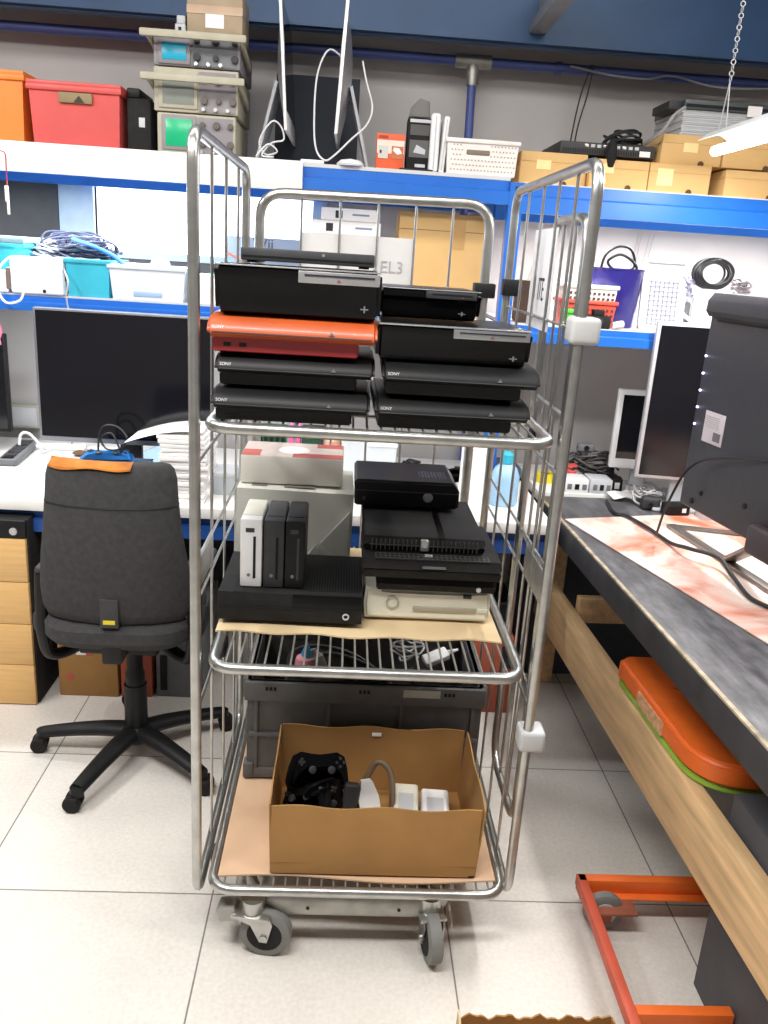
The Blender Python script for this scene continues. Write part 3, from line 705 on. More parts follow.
# ================================================================== OFFICE CHAIR
oc = thing('office_chair', 'dark grey office chair with worn top edge seen from behind at the white bench', 'chair', (-.62, 2.38, 0))
bx_, by_ = -.028, -.115
def bw_(z):
    pts = [(.52, .205), (.56, .218), (.62, .220), (.70, .212), (.80, .196), (.90, .186), (.96, .182), (1.01, .172)]
    for (a, b), (c, d) in zip(pts, pts[1:]):
        if z <= c: return b + (d - b) * (z - a) / (c - a)
    return pts[-1][1]
def back_ring(z, grow=0.0, th=.034):
    w = bw_(z) + grow; n = 36; r = []
    yo = .05 * math.sin((z - .5) / .5 * math.pi) * -.4
    for j in range(n):
        a = 2 * math.pi * j / n; c, s = math.cos(a), math.sin(a)
        x = w * math.copysign(abs(c) ** .35, c); y = (th + grow) * math.copysign(abs(s) ** .6, s)
        y += .06 * (x / .22) ** 2
        r.append(Vector((bx_ + x, by_ + yo + y, z)))
    return r
zs = [.515, .53, .56, .62, .68, .74, .80, .86, .91, .96, .987, 1.001, 1.008]
rings = []
for i, z in enumerate(zs):
    g = {0: -.02, 1: -.006, 10: -.002, 11: -.010, 12: -.024}.get(i, 0)
    rings.append(back_ring(z, g))
back = MB().loft(rings).build('backrest', FABRIC, oc)
# exposed foam edge, seam, rear plate with yellow sticker
sm = MB().tube([p + Vector((0, -.0005, 0)) for p in back_ring(.885, .0005)], .0016, 6, True)
sm.build('seam', BLACK, back)
def foam_f(u, v):
    # front (camera side) strip of the top edge, wrapping over the rim
    zz_ = (.995, .999, 1.003, 1.0075, 1.0095)[int(round(v * 4))]; g = (.002, .001, -.008, -.020, -.034)[int(round(v * 4))]
    zz_ -= (.004 * math.sin(u * 9) + .008 * (1 - u)) * (1 - v)
    x = -.165 + .235 * u
    w = bw_(min(zz_, 1.01)) + g; yo = .05 * math.sin((zz_ - .5) / .5 * math.pi) * -.4
    ca = min(1, abs(x) / w) ** (1 / .35); sa = math.sqrt(max(0, 1 - ca * ca))
    return Vector((bx_ + x, by_ + yo - (.034 + g) * sa ** .6 + .06 * (x / .22) ** 2 - .002, zz_ + .001))
MB().sheet(foam_f, 24, 4, .003).build('exposed_foam', FOAM, back)['label'] = 'worn orange foam showing along the top edge'
MB().box(bx_ - .026, bx_ + .028, by_ - .049, by_ - .03, .525, .615, .004).build('rear_plate', CHAR, back)
MB().box(bx_ - .016, bx_ + .018, by_ - .0505, by_ - .048, .538, .550).build('yellow_sticker', YELLOW, back)
# seat
rings = []
for z, k in ((.435, .75), (.445, .92), (.47, 1.0), (.505, 1.0), (.52, .95), (.525, .8)):
    rings.append([Vector((bx_ + .225 * k * math.copysign(abs(math.cos(a)) ** .5, math.cos(a)), .07 + .23 * k * math.copysign(abs(math.sin(a)) ** .5, math.sin(a)), z)) for a in [2 * math.pi * j / 32 for j in range(32)]])
MB().loft(rings).build('seat', FABRIC, oc)
MB().box(bx_ - .12, bx_ + .12, -.08, .18, .395, .44, .012, 3).build('tilt_mechanism', BLACK, oc)
MB().box(bx_ - .03, bx_ + .03, -.15, -.06, .40, .56, .008).build('back_bracket', BLACK, oc)
MB().lathe([(.034, .10), (.036, .11), (.035, .26), (.030, .262), (.030, .30), (.025, .31), (.025, .40)], 24).build('gas_column', BLACK, oc)
MB().lathe([(.05, .065), (.058, .075), (.05, .105), (.036, .115)], 24).build('hub', BLACK, oc)
for i, ang in enumerate((-38, -110, 178, 106, 34)):
    a = R(ang); M = Matrix.Rotation(a, 4, 'Z')
    pts = [(.02, 0, .092), (.10, 0, .092), (.20, 0, .082), (.30, 0, .066)]
    leg = MB().tube(smoothp(pts, 5), [.036 - .012 * k / 15 for k in range(16)], 12, flat=(1.0, .72)).cyl((.302, 0, .048), (.302, 0, .075), .02, n=16).xf(M).build('leg', BLACK, oc)
    sw = R((40, -70, 10, 100, -20)[i])
    Mc = M @ Matrix.Translation((.302, 0, 0)) @ Matrix.Rotation(sw, 4, 'Z')
    cs_ = MB()
    for s in (-1, 1): cs_.cyl((.012, s * .005, .026), (.012, s * .026, .026), .026, n=22, bev=.004)
    cs_.box(-.006, .028, -.028, .028, .036, .05, .005).xf(Mc).build('castor', BLACKM, leg)
for s in (-1, 1):
    ax = bx_ + s * .215
    pts = fillet([(bx_ + s * .10, .0, .42), (ax - s * .05, -.02, .375), (ax - s * .0, -.06, .375), (ax + s * .012, -.07, .46), (ax + s * .012, -.05, .64)], .045)
    arm = MB().tube(pts, .024, 12, flat=(1, .7)).build('armrest', BLACK, oc)
    MB().box(ax - .03, ax + .045, -.06, .18, .635, .665, .013, 3).build('arm_pad', CHAR, arm)
    MB().box(ax - .025 + s * .015, ax + .025 + s * .015, -.075, .05, .455, .525, .02, 3).build('arm_bracket', CHAR, arm)

# ================================================================== PEDESTAL + UNDER DESK
pd = thing('drawer_pedestal', 'black pedestal cabinet with four beech drawers under the white bench at left', 'drawers', (-1.25, 2.95, 0))
MB().box(-1.46, -1.035, 2.675, 3.20, .0, .69, .004).build('carcass', BLACKM, pd, True)
MB().box(-1.455, -1.04, 2.66, 2.676, .626, .688, .003).build('top_rail', BLACK, pd, True)
for k in range(4):
    dr = MB().box(-1.455, -1.042, 2.657, 2.675, .004 + k * .1555, .004 + k * .1555 + .153, .002).build('drawer', WOODV, pd, True)
MB().cyl((-1.078, 2.66, .652), (-1.078, 2.652, .652), .013, n=20, bev=.002).build('lock', ALU, pd, True)
cb = thing('cardboard_box', 'brown cardboard box with torn stickers under the bench behind the chair', 'box', (-.88, 2.86, 0))
MB().box(-.985, -.775, 2.735, 2.98, 0, .29, .003).build('carton', CARDD, cb, True)
MB().box(-.92, -.885, 2.7335, 2.7355, .165, .185, .001).build('sticker', PAPER, cb, True)
MB().box(-.886, -.86, 2.7335, 2.7355, .165, .185, .001).build('sticker', RED, cb, True)
MB().cyl((-.945, 2.7365, .075), (-.945, 2.7335, .075), .015, n=14).build('sticker', mat('sticker_red', (180, 90, 76), .7), cb, True)
rb = thing('carton', 'red brown carton under the bench right of the torn cardboard box', 'box', (-.72, 2.85, 0))
MB().box(-.765, -.655, 2.74, 2.97, 0, .28, .003).build('carton', REDBOX, rb, True)
MB().box(-.764, -.656, 2.738, 2.741, .23, .28).build('flap', mat('terracotta_dark', (140, 70, 56), .8), rb, True)
pc = thing('computer_case', 'grey computer case standing under the bench behind the trolley edge', 'computer', (-.56, 2.9, 0))
MB().box(-.64, -.47, 2.75, 3.1, 0.0, .33, .005).build('case', GREYP, pc, True)
for k in range(3): MB().box(-.625, -.485, 2.744, 2.752, .20 + k * .042, .236 + k * .042, .002).build('drive_bay', mat('bay_grey', (90, 92, 96), .6), pc, True)
MB().box(-.625, -.60, 2.742, 2.75, .03, .17, .003).build('vent_panel', BLACK, pc, True)
rc = thing('carton', 'red brown carton under the bench right of the trolley', 'box', (.6, 2.85, 0))
MB().box(.50, .66, 2.72, 2.97, 0, .30, .003).build('carton', REDBOX, rc, True)
MB().box(.50, .66, 2.718, 2.721, .16, .164).build('seam', INK, rc, True)
dt = thing('storage_tub', 'black tub under the bench right of the trolley on the red brown carton', 'tub', (.58, 2.85, .30))
MB().loft([[Vector((x * k, y * k, z)) for x, y in ((-.07, -.10), (.07, -.10), (.07, .10), (-.07, .10))] for z, k in ((.0, .9), (.13, 1), (.13, .94), (.01, .84))]).build('body', BLACKM, dt)
MB().box(-.075, .075, -.105, -.095, .12, .132, .002).build('rim', BLACK, dt)

# ================================================================== LEFT BENCH TOP
ZD = .7502
tv = thing('monitor', 'large black screen with thin grey bezel on the left of the white bench', 'monitor', (-.79, 2.98, ZD))
tw0, tw1 = -1.085, -.47
MB().box(tw0, tw1, 2.965, 3.0, .893, 1.36, .004).build('bezel', mat('bezel_grey', (128, 130, 138), .35, .4), tv, True)
MB().box(tw0 + .01, tw1 - .008, 2.963, 2.967, .912, 1.352).build('screen', SCREEN, tv, True)
MB().box(tw0 + .12, tw1 - .12, 3.0, 3.04, .95, 1.25, .012).build('rear_housing', CHAR, tv, True)
MB().box(-.82, -.74, 3.03, 3.055, .765, .97, .006).build('stand_neck', CHAR, tv, True)
MB().lathe([(0, 0), (.10, 0), (.10, .008), (.09, .016), (0, .018)], 36, (0, .09, .0)).build('stand_base', CHAR, tv)
lm = thing('monitor', 'black monitor cut off by the left picture edge beside the large screen', 'monitor', (-1.6, 3.36, ZD))
MB().box(-1.85, -1.335, 3.34, 3.37, .83, 1.22, .005).build('bezel', BLACK, lm, True)
MB().box(-1.84, -1.345, 3.338, 3.342, .845, 1.21).build('screen', SCREEN, lm, True)
MB().box(-1.66, -1.57, 3.37, 3.40, .76, 1.0, .005).build('stand_neck', BLACK, lm, True)
MB().box(-1.74, -1.49, 3.30, 3.48, ZD, .765, .005).build('stand_base', BLACK, lm, True)
pk = thing('plush_toy', 'pink figure hanging on the top corner of the black monitor at the left edge', 'toy', (-1.365, 3.335, 1.20))
MB().lathe([(0, 0), (.018, .004), (.026, .03), (.02, .06), (.012, .07), (.02, .085), (.018, .105), (0, .115)], 16).build('body', mat('toy_rose', (226, 120, 140), .8), pk)
for s in (-1, 1): MB().cyl((s * .01, -.006, .03), (s * .02, -.016, -.02), .006, n=8).build('leg', mat('toy_rose', (0, 0, 0)), pk)
ps = thing('power_strip', 'grey power strip lying on the white bench left of the large screen', 'power strip', (-1.285, 3.28, ZD), R(6))
MB().box(-.036, .036, -.17, .17, 0, .03, .008, 3).build('body', GREYP, ps)
for k in range(5):
    so = MB().box(-.022, .022, -.13 + k * .055, -.09 + k * .055, .029, .036, .004).build('socket', CHAR, ps)
MB().box(-.022, .022, -.165, -.14, .029, .033, .002).build('switch', BLACK, ps)
solo('white_cable', MB().tube(smoothp([(-1.29, 3.30, ZD + .04), (-1.285, 3.31, ZD + .08), (-1.26, 3.32, ZD + .085), (-1.225, 3.32, ZD + .05), (-1.21, 3.33, ZD + .008), (-1.20, 3.40, ZD + .006)]), .006, 8), CABLEW, 'white cable arching out of the grey power strip', 'cable')
solo('grey_cable', MB().tube(smoothp([(-1.32, 3.62, .96), (-1.24, 3.60, .93), (-1.18, 3.6, .90), (-1.165, 3.59, .80), (-1.15, 3.50, .757)]), .003, 6), mat('grey_cable', (150, 150, 152)), 'thin pale cable on the wall behind the power strip', 'cable')
wo = thing('wall_socket', 'beige wall socket box on the wall behind the power strip', 'socket', (-1.39, 3.645, .84))
MB().box(-.07, .07, -.03, .014, -.05, .05, .004).build('back_box', mat('socket_beige', (176, 172, 160), .6), wo)
MB().box(-.06, .06, -.034, -.028, -.04, .04, .003).build('face_plate', LGREY, wo)
for i, (x, y, l, rz, lb) in enumerate(((-1.19, 3.42, .12, 5, 'left of two white foam strips under the large screen'), (-.95, 3.40, .10, -4, 'right of two white foam strips under the large screen'))):
    solo('foam_strip', MB().box(-l, l, -.022, .022, 0, .022, .009, 3), PAPER, lb, 'foam strip', (x, y, ZD), R(rz))
solo('brown_rag', MB().loft([[Vector((x, .03 * k * math.cos(a), .012 + .012 * k * math.sin(a))) for a in [6.283 * j / 12 for j in range(12)]] for x, k in ((-.06, .3), (-.04, .9), (0, .7), (.03, 1), (.06, .4))]), mat('rag_brown', (110, 84, 58), .9), 'small brown cloth between the white foam strips under the large screen', 'cloth', (-1.03, 3.33, ZD))
gamepad('blue game controller lying on the white bench behind the chair', (-.81, 2.84, ZD + .104), (R(14), 0, R(6)), GAMEBLUE, CHAR, 1.12)
solo('controller_cable', MB().tube(smoothp([(p[0] + .095, p[1] - .15, p[2] + .10) for p in ((-.94, 2.99, ZD + .02), (-.93, 3.0, ZD + .12), (-.88, 3.0, ZD + .135), (-.84, 2.99, ZD + .10), (-.86, 2.98, ZD + .06), (-.91, 2.99, ZD + .055), (-.93, 3.0, ZD + .09), (-.89, 3.0, ZD + .105), (-.85, 2.98, ZD + .02))]), .0035, 6), CABLEB, 'dark coiled cable standing up above the blue game controller', 'cable')
bk2 = thing('book', 'thick grey blue book under the blue game controller behind the chair', 'book', (-.80, 2.85, ZD))
MB().box(-.12, .12, -.08, .09, .003, .098, .001).build('pages', PAPER, bk2)
CV = mat('book_cover', (120, 144, 172), .6)
parts('cover', ((-.123, .123, -.084, .093, 0, .003), (-.123, .123, -.084, .093, .098, .101)), CV, bk2)
MB().box(-.1245, -.12, -.084, .093, 0, .101).build('spine', CV, bk2)
cp = thing('clear_bag', 'pale blue plastic bag on the bench right of the blue controller', 'bag', (-.74, 3.36, ZD))
def bagf(u, v):
    return Vector(((u - .5) * .24, (v - .5) * .2, .004 + .045 * math.sin(math.pi * u) * math.sin(math.pi * v) + .006 * math.sin(u * 17 + v * 11) * math.sin(math.pi * u) * math.sin(math.pi * v)))
MB().sheet(bagf, 18, 14, .002).build('film', mat('bag_film', (176, 206, 232), .25, 0, .05), cp)
MB().lathe([(0, .001), (.05, .001), (.05, .004), (0, .004)], 20, (-.03, .0, 0)).build('dark_disc', CHAR, cp)
st = thing('paper_stack', 'tall stack of white papers and booklets on the bench left of the trolley', 'paper', (-.545, 2.86, ZD))
rr = random.Random(4)
q = MB()
for k in range(16):
    dx, dy, a = rr.uniform(-.008, .008), rr.uniform(-.008, .008), rr.uniform(-.05, .05)
    q.box(-.075 + dx, .085 + dx, -.10 + dy, .11 + dy, k * .0145, k * .0145 + .0125, .001, rot=(0, 0, a))
q.build('booklets', PAPER, st)
def curl(u, v): return Vector((-.19 + .26 * u, -.09 + .19 * v, .242 - .045 * (1 - u) ** 1.4 + .012 * math.sin(u * 3)))
MB().sheet(curl, 12, 4, .0015).build('loose_sheet', PAPER, st)

# things on the bench behind the trolley
gb = thing('storage_box', 'pale grey box with soft lid on the white bench seen through the left trolley wires', 'box', (-.425, 2.92, ZD))
MB().box(-.048, .048, -.05, .08, 0, .065, .004).build('body', mat('box_grey', (176, 184, 188), .6), gb)
MB().box(-.05, .05, -.052, .082, .062, .082, .006).build('lid', LGREY, gb)
br = thing('brush', 'black bristled brush standing on the white bench beside the pale grey box', 'brush', (-.505, 2.90, ZD))
MB().lathe([(0, 0), (.014, 0), (.014, .02), (.022, .03), (.028, .10), (.015, .15), (0, .16)], 18).build('bristles', mat('bristle', (50, 52, 56), .95, 0, .4, 80), br)
MB().cyl((0, 0, 0), (0, 0, .025), .016, n=14).build('handle', WOODP, br)
q = thing('circuit_board', 'green circuit board propped up on the bench behind the trolley', 'circuit board', (-.27, 3.2, ZD))
MB().box(-.07, .05, 0, .012, 0, .20, .001).build('board', PCB, q)
for k in range(5): MB().box(-.06 + k * .022, -.045 + k * .022, -.006, .001, .12 + .012 * (k % 2), .15 + .012 * (k % 2), .001).build('chip', BLACK, q)
q = thing('storage_box', 'pink box behind the trolley next to the green circuit board', 'box', (-.19, 3.22, ZD))
MB().box(-.022, .022, -.03, .05, 0, .19, .003).build('body', PINK, q); MB().box(-.023, .023, -.031, .051, .17, .195, .003).build('lid', mat('pink_lid', (240, 130, 190), .5), q)
q = thing('storage_box', 'black electronics box behind the trolley right of the pink box', 'box', (-.12, 3.22, ZD))
MB().box(-.042, .042, -.03, .06, 0, .19, .003).build('body', CHAR, q); MB().box(-.035, .035, -.0315, -.029, .13, .18).build('panel', mat('green_panel', (30, 70, 50), .4), q)
q = thing('jar', 'yellow topped jar with peach contents behind the trolley', 'jar', (-.04, 3.2, ZD))
MB().lathe([(0, 0), (.03, 0), (.032, .01), (.032, .15), (.024, .16), (0, .16)], 20).build('glass', mat('peach', (222, 170, 140), .4), q); MB().lathe([(0, .158), (.028, .158), (.028, .19), (0, .192)], 20).build('lid', YELLOW, q)
for k, (x, wv, hv, lb) in enumerate(((.045, .05, .17, 'left clear plastic tub behind the trolley above the white red box'), (.15, .06, .15, 'right clear plastic tub behind the trolley above the small glossy console'))):
    q = thing('plastic_tub', lb, 'tub', (x, 3.2, ZD), 0, 'clear tubs behind the trolley')
    MB().loft([[Vector((a * wv * s, b_ * .06 * s, z)) for a, b_ in ((-1, -1), (1, -1), (1, 1), (-1, 1))] for z, s in ((0, .88), (hv, 1), (hv, .95), (.004, .83))]).build('body', CLEARW, q)
    MB().box(-wv * 1.04, wv * 1.04, -.064, .064, hv - .006, hv + .008, .003).build('lid', mat('lid_white', (236, 240, 244), .4), q)
q = thing('game_controller', 'black game controller lying on the white bench right of the clear tubs', 'game controller', (.44, 3.25, ZD), R(30))
pad_mesh(1.15).build('shell', BLACK, q)
for x in (-.03, .03): MB().lathe([(.005, .034), (.005, .045), (.011, .047), (.011, .052), (0, .053)], 14, (x, -.004, 0)).build('thumbstick', CHAR, q)
cable_pile('cable_coil', .28, 3.22, ZD, .06, .05, .10, 7, .006, CABLEB, 'heap of black cable behind the trolley right of the clear tubs', 'cable', 8)
q = thing('spray_bottle', 'pale blue bottle on the white bench seen through the right rear trolley posts', 'bottle', (.60, 2.93, ZD))
MB().lathe([(0, 0), (.048, 0), (.052, .01), (.052, .11), (.04, .14), (.022, .155), (.022, .16)], 24).build('body', LBLUE, q)
MB().lathe([(0, .158), (.025, .158), (.025, .19), (.012, .2), (0, .2)], 20).build('cap', mat('cap_teal', (60, 176, 206), .4), q)
q = thing('paper_roll', 'white roll of paper towel on the bench left of the pale blue bottle', 'paper', (.49, 2.95, ZD))
MB().lathe([(.02, 0), (.055, 0), (.055, .21), (.02, .21), (.02, 0)], 28).build('roll', PAPER, q); MB().lathe([(.018, .002), (.0205, .002), (.0205, .209), (.018, .209), (.018, .002)], 20).build('core', CARDD, q)

# ================================================================== LEFT MIDDLE SHELF
ZS = 1.3985
def tub(name, label, cat, loc, w, d, h, m, taper=.92, rim=True, group=None, rimm=None, holes=None):
    t = thing(name, label, cat, loc, 0, group)
    MB().loft([[Vector((x * s, y * s, z)) for x, y in ((-w, -d), (w, -d), (w, d), (-w, d))] for z, s in ((0, taper), (h, 1), (h, .965), (.004, taper - .03))]).build('body', m, t)
    if rim:
        q = MB()
        for s in (-1, 1): q.box(-w - .006, w + .006, s * d - .006, s * d + .006, h - .014, h, .003).box(s * w - .006, s * w + .006, -d, d, h - .014, h, .003)
        q.build('rim', rimm or m, t)
    return t
b_ = tub('plastic_crate', 'clear teal storage box at the left end of the middle left shelf', 'storage box', (-1.30, 3.22, ZS), .16, .15, .165, TEAL)
MB().box(-.165, .165, -.155, .155, .165, .188, .006).build('lid', mat('lid_greyblue', (130, 156, 170), .4), b_)
MB().box(-.05, .05, -.158, -.15, .135, .175, .003).build('clip', mat('lid_greyblue', (0, 0, 0)), b_)
r_ = thing('router', 'white router box with black ports on the middle left shelf front', 'router', (-1.085, 3.075, ZS))
MB().box(-.09, .09, -.05, .02, 0, .125, .008, 3).build('case', WHITE, r_)
MB().cyl((.025, -.052, .012), (.025, -.045, .012), .006, n=10).build('port', BLACK, r_)
MB().box(.086, .094, -.03, .0, .05, .075, .002).build('plug', CHAR, r_)
r_ = thing('router', 'small white box wrapped in cable left of the white router', 'router', (-1.205, 3.06, ZS))
MB().box(-.025, .02, -.03, .03, 0, .075, .006, 3).build('case', WHITE, r_)
MB().box(.012, .03, -.032, .03, .01, .085, .006).build('ribbed_side', mat('taupe_plastic', (120, 104, 98), .6), r_)
solo('white_cable', MB().tube(smoothp([(-1.17, 3.02, ZS + .12), (-1.2, 3.0, ZS + .08), (-1.21, 2.995, ZS + .02), (-1.18, 2.985, ZS - .03), (-1.13, 2.985, ZS - .02), (-1.12, 3.0, ZS + .02)]), .004, 7), CABLEW, 'white cable looping over the shelf edge below the white router', 'cable')
solo('grey_cable', MB().tube(smoothp([(-1.0, 3.04, ZS + .10), (-.97, 3.0, ZS + .05), (-.975, 2.99, ZS), (-.965, 2.985, ZS - .06)]), .003, 6), mat('grey_cable', (0, 0, 0)), 'thin cable hanging over the shelf edge between router and teal tub', 'cable')
tub('plastic_tub', 'turquoise tub full of cables right of the white router', 'tub', (-.915, 3.16, ZS), .075, .12, .128, TEAL)
cable_pile('cable_heap', -.99, 3.20, ZS + .115, .15, .09, .075, 40, .0035, mat('cable_mixed', (70, 74, 96), .4, 0, .5, 30), 'heap of dark and silver cables above the white router and turquoise tub', 'cable', 11)
solo('blue_cable', MB().tube(smoothp([(-.98, 3.10, ZS + .19), (-.90, 3.08, ZS + .17), (-.83, 3.08, ZS + .14), (-.79, 3.07, ZS + .11)]), .008, 8), mat('cable_blue', (50, 110, 190), .4), 'thick blue cable draped over the rim of the turquoise tub', 'cable')
cable_pile('cable_heap', -1.10, 3.19, ZS + .12, .08, .06, .06, 24, .0035, mat('cable_silver', (170, 172, 184), .4, .3, .4, 30), 'silver grey cables heaped behind the white router', 'cable', 12)
q = tub('plastic_tub', 'milky white tub right of the turquoise tub on the middle left shelf', 'tub', (-.71, 3.14, ZS), .132, .10, .118, CLEARW)
MB().box(-.05, .05, -.096, -.09, .012, .03, .003).build('grip', mat('grip_blue', (160, 186, 220), .4), q)
solo('white_packet', MB().lathe([(0, 0), (.03, .0), (.034, .008), (.028, .02), (0, .024)], 18), PAPER, 'white round packet on top of the milky white tub', 'packet', (-.68, 3.12, ZS + .119), rot=(0, 0, 0))
solo('white_packet', MB().box(-.06, .06, -.05, .05, 0, .03, .008, 3), PAPER, 'flat white packet in the milky white tub near its left end', 'packet', (-.76, 3.14, ZS + .092))
q = thing('white_carton', 'white carton on the middle left shelf behind the left trolley post', 'box', (-.50, 3.13, ZS))
MB().box(-.068, .068, -.08, .08, 0, .10, .002).build('carton', PAPER, q)
MB().prism([(-.068, .10), (-.03, .10), (-.05, .135)], 'y', -.08, -.077).prism([(-.02, .10), (.068, .10), (.05, .125)], 'y', .07, .073).build('open_flap', PAPER, q)
solo('folded_card', MB().prism([(0, 0), (.09, .012), (.09, .016), (0, .004)], 'y', 0, .1, .001), mat('card_teal', (60, 190, 160), .6), 'teal folded card lying on the white carton behind the left trolley post', 'card', (-.50, 3.06, ZS + .103))
solo('pink_pen', MB().cyl((0, 0, 0), (.07, 0, -.035), .005, n=8).cyl((.07, 0, -.035), (.08, 0, -.04), .005, .001, n=8), mat('salmon', (226, 130, 110), .5), 'salmon pink pen leaning out above the left end of the big black console', 'pen', (-.44, 3.08, 1.58))
# consoles box and cartons behind the trolley
q = thing('console_carton', 'pale blue grey console box with large letters behind the trolley top', 'box', (-.32, 3.28, ZS))
MB().box(-.13, .135, -.13, .13, 0, .238, .002).build('carton', mat('carton_bluegrey', (122, 138, 164), .6, 0, .04), q)
text('lettering', 'Wii', .05, mat('letter_grey', (52, 58, 76), .6), q, (.0, -.131, .216))
for (x, w_, z0, h, lb, y) in ((-.025, .125, 0, .265, 'largest and lowest of the white cartons behind the trolley notice', 3.24), (-.025, .122, .266, .045, 'middle white carton of the pile behind the trolley notice', 3.22), (-.015, .10, .312, .042, 'topmost white carton of the pile behind the trolley notice', 3.22)):
    q = thing('white_carton', lb, 'box', (x, y, ZS + z0), 0, 'white cartons behind the trolley')
    MB().box(-w_, w_, -.1, .1, 0, h, .002).build('carton', PAPER, q)
    if h < .1:
        MB().box(-w_ + .05, -w_ + .075, -.1008, -.099, h * .2, h * .8).build('black_print', INK, q)
        MB().box(w_ - .09, w_ - .03, -.1008, -.099, h * .45, h * .6).build('grey_print', mat('print_blue', (130, 140, 170), .7), q)
q = thing('cardboard_box', 'plain tan cardboard box behind the upper right of the trolley rear panel', 'box', (.335, 3.26, ZS))
MB().box(-.17, .17, -.11, .11, 0, .36, .003).build('carton', CARDT, q)
MB().box(-.17, .17, -.1112, -.109, .30, .302).build('flap_seam', mat('seam_tan', (150, 116, 74), .8), q)
MB().box(.02, .07, -.1115, -.109, .24, .36).build('tape', mat('tape_tan', (200, 158, 100), .35), q)
# ================================================================== UPPER LEFT SHELF
ZT = 1.8855
def tote(label, x0, x1, y0, d, h, m, handle=True):
    w = (x1 - x0) / 2
    t = tub('stacking_tote', label, 'crate', ((x0 + x1) / 2, y0 + d / 2, ZT), w - .006, d / 2 - .006, h, m, .95)
    MB().box(-w - .001, w + .001, -d / 2 - .001, d / 2 + .001, h - .03, h - .012, .003).build('rim_band', m, t)
    if handle:
        hh = MB().box(-.05, .06, -d / 2 - .003, -d / 2 + .012, h - .065, h - .032, .004).build('handle_slot', mat('handle_taupe', (142, 124, 92), .7), t)
        MB().prism([(-.0, h - .062), (.035, h - .062), (.018, h - .042)], 'y', -d / 2 - .005, -d / 2).build('dark_item', mat('handle_dark', (60, 56, 44), .8), hh)
    return t
tote('orange plastic tote at the left end of the top shelf', -1.50, -1.112, 3.09, .34, .225, ORANGEP, False)
tote('red plastic tote on the top shelf right of the orange one', -1.10, -.79, 3.07, .36, .20, RED)
q = thing('power_supply', 'black box shaped device between the red tote and the oscilloscopes', 'device', (-.735, 3.2, ZT))
MB().box(-.045, .035, -.1, .1, 0, .17, .006).build('case', BLACKM, q); MB().box(-.045, .0, -.1, .1, .17, .20, .006).build('top_block', BLACK, q)
MB().box(-.005, .015, -.102, -.098, .08, .11, .001).build('switch_plate', LGREY, q)
def scope(label, x, z, w, h, scr, scrw, m, handle, hz, scry=(.25, .85), bezel=GREYP, rows=2):
    t = thing('oscilloscope', label, 'oscilloscope', (x, 3.07, z), 0, 'stacked oscilloscopes on the top shelf')
    MB().box(-w / 2, w / 2, .012, .36, .004, h - .002, .006).build('cabinet', m, t)
    MB().box(-w / 2 - .003, w / 2 + .003, 0, .02, .002, h, .004).build('front_frame', m, t)
    sx0 = -w / 2 + .012; sx1 = sx0 + scrw
    bz = MB().box(sx0, sx1, -.006, .004, h * scry[0] - .012, h * scry[1] + .012, .003).build('screen_bezel', bezel, t)
    MB().box(sx0 + .014, sx1 - .012, -.0075, .002, h * scry[0], h * scry[1], .001).build('screen', scr, bz)
    cp_ = MB().box(sx1 + .004, w / 2 - .006, -.002, .004, .006, h - .008).build('control_panel', mat('panel_' + m.name, tuple(0 for _ in range(3))) if False else BEIGED if m is BEIGE else GREYP, t)
    n = 3
    for j in range(rows):
        for i in range(n):
            kx = sx1 + .022 + i * (w / 2 - sx1 - .035) / (n - 1) if n > 1 else sx1 + .03
            kz = h * (.30 + .45 * j)
            MB().cyl((kx, .0, kz), (kx, -.014, kz), .0095 if (i + j) % 2 else .012, n=14, bev=.002).build('knob', CHAR if m is not BEIGE else mat('knob_taupe', (96, 90, 84), .5), cp_)
    for i in range(3): MB().cyl((sx1 + .02 + i * .04, 0, h * .1), (sx1 + .02 + i * .04, -.016, h * .1), .006, n=10).build('socket', STEEL, cp_)
    MB().box(-w / 2 + .02, -w / 2 + .05, .03, .33, 0, .005).box(w / 2 - .05, w / 2 - .02, .03, .33, 0, .005).build('foot', BLACK, t)
    if handle:
        hw = w / 2 + .022
        ha = MB().box(-hw - .012, hw + .008, -.062, -.044, hz - .011, hz + .011, .004)
        for s in (-1, 1): ha.prism([(-.055, hz - .01), (-.045, hz + .01), (.22, h * .45 + .008), (.22, h * .45 - .012)], 'x', s * (w / 2 + .012) - .004, s * (w / 2 + .012) + .004)
        ha.build('carry_handle', BEIGE, t)
        MB().cyl((-w / 2 - .016, .21, h * .45), (w / 2 + .016, .21, h * .45), .014, n=14).build('pivot', BEIGED, t)
    return t
scope('lowest oscilloscope of the stack, with a green screen', -.542, ZT, .255, .128, mat('phosphor_green', (30, 178, 122), .25), .115, BEIGE, False, 0, (.2, .86), BEIGED)
scope('middle oscilloscope of the stack, with a grey screen behind its carrying handle', -.543, ZT + .130, .272, .136, mat('screen_grey', (136, 142, 134), .3), .13, BEIGE, True, .096, (.18, .82), BEIGE)
scope('topmost oscilloscope of the stack, with a blue screen below its carrying handle', -.54, ZT + .268, .276, .104, mat('phosphor_blue', (40, 168, 200), .25), .105, BEIGED, True, .084, (.18, .66), BEIGED)
q = thing('cardboard_box', 'tape covered cardboard box on top of the oscilloscope stack', 'box', (-.485, 3.17, ZT + .373))
MB().box(-.09, .09, -.08, .1, 0, .13, .003).build('carton', mat('card_grey', (168, 148, 120), .6, 0, .12), q)
MB().box(-.0905, .0905, -.082, .0, .06, .085).build('tape', mat('shiny_tape', (190, 160, 130), .15), q)
MB().box(-.03, .03, -.0825, -.08, .02, .06).build('label', PAPER, q)
q = thing('adapter', 'small white adapter beside the tape covered box on the oscilloscopes', 'adapter', (-.60, 3.12, ZT + .373))
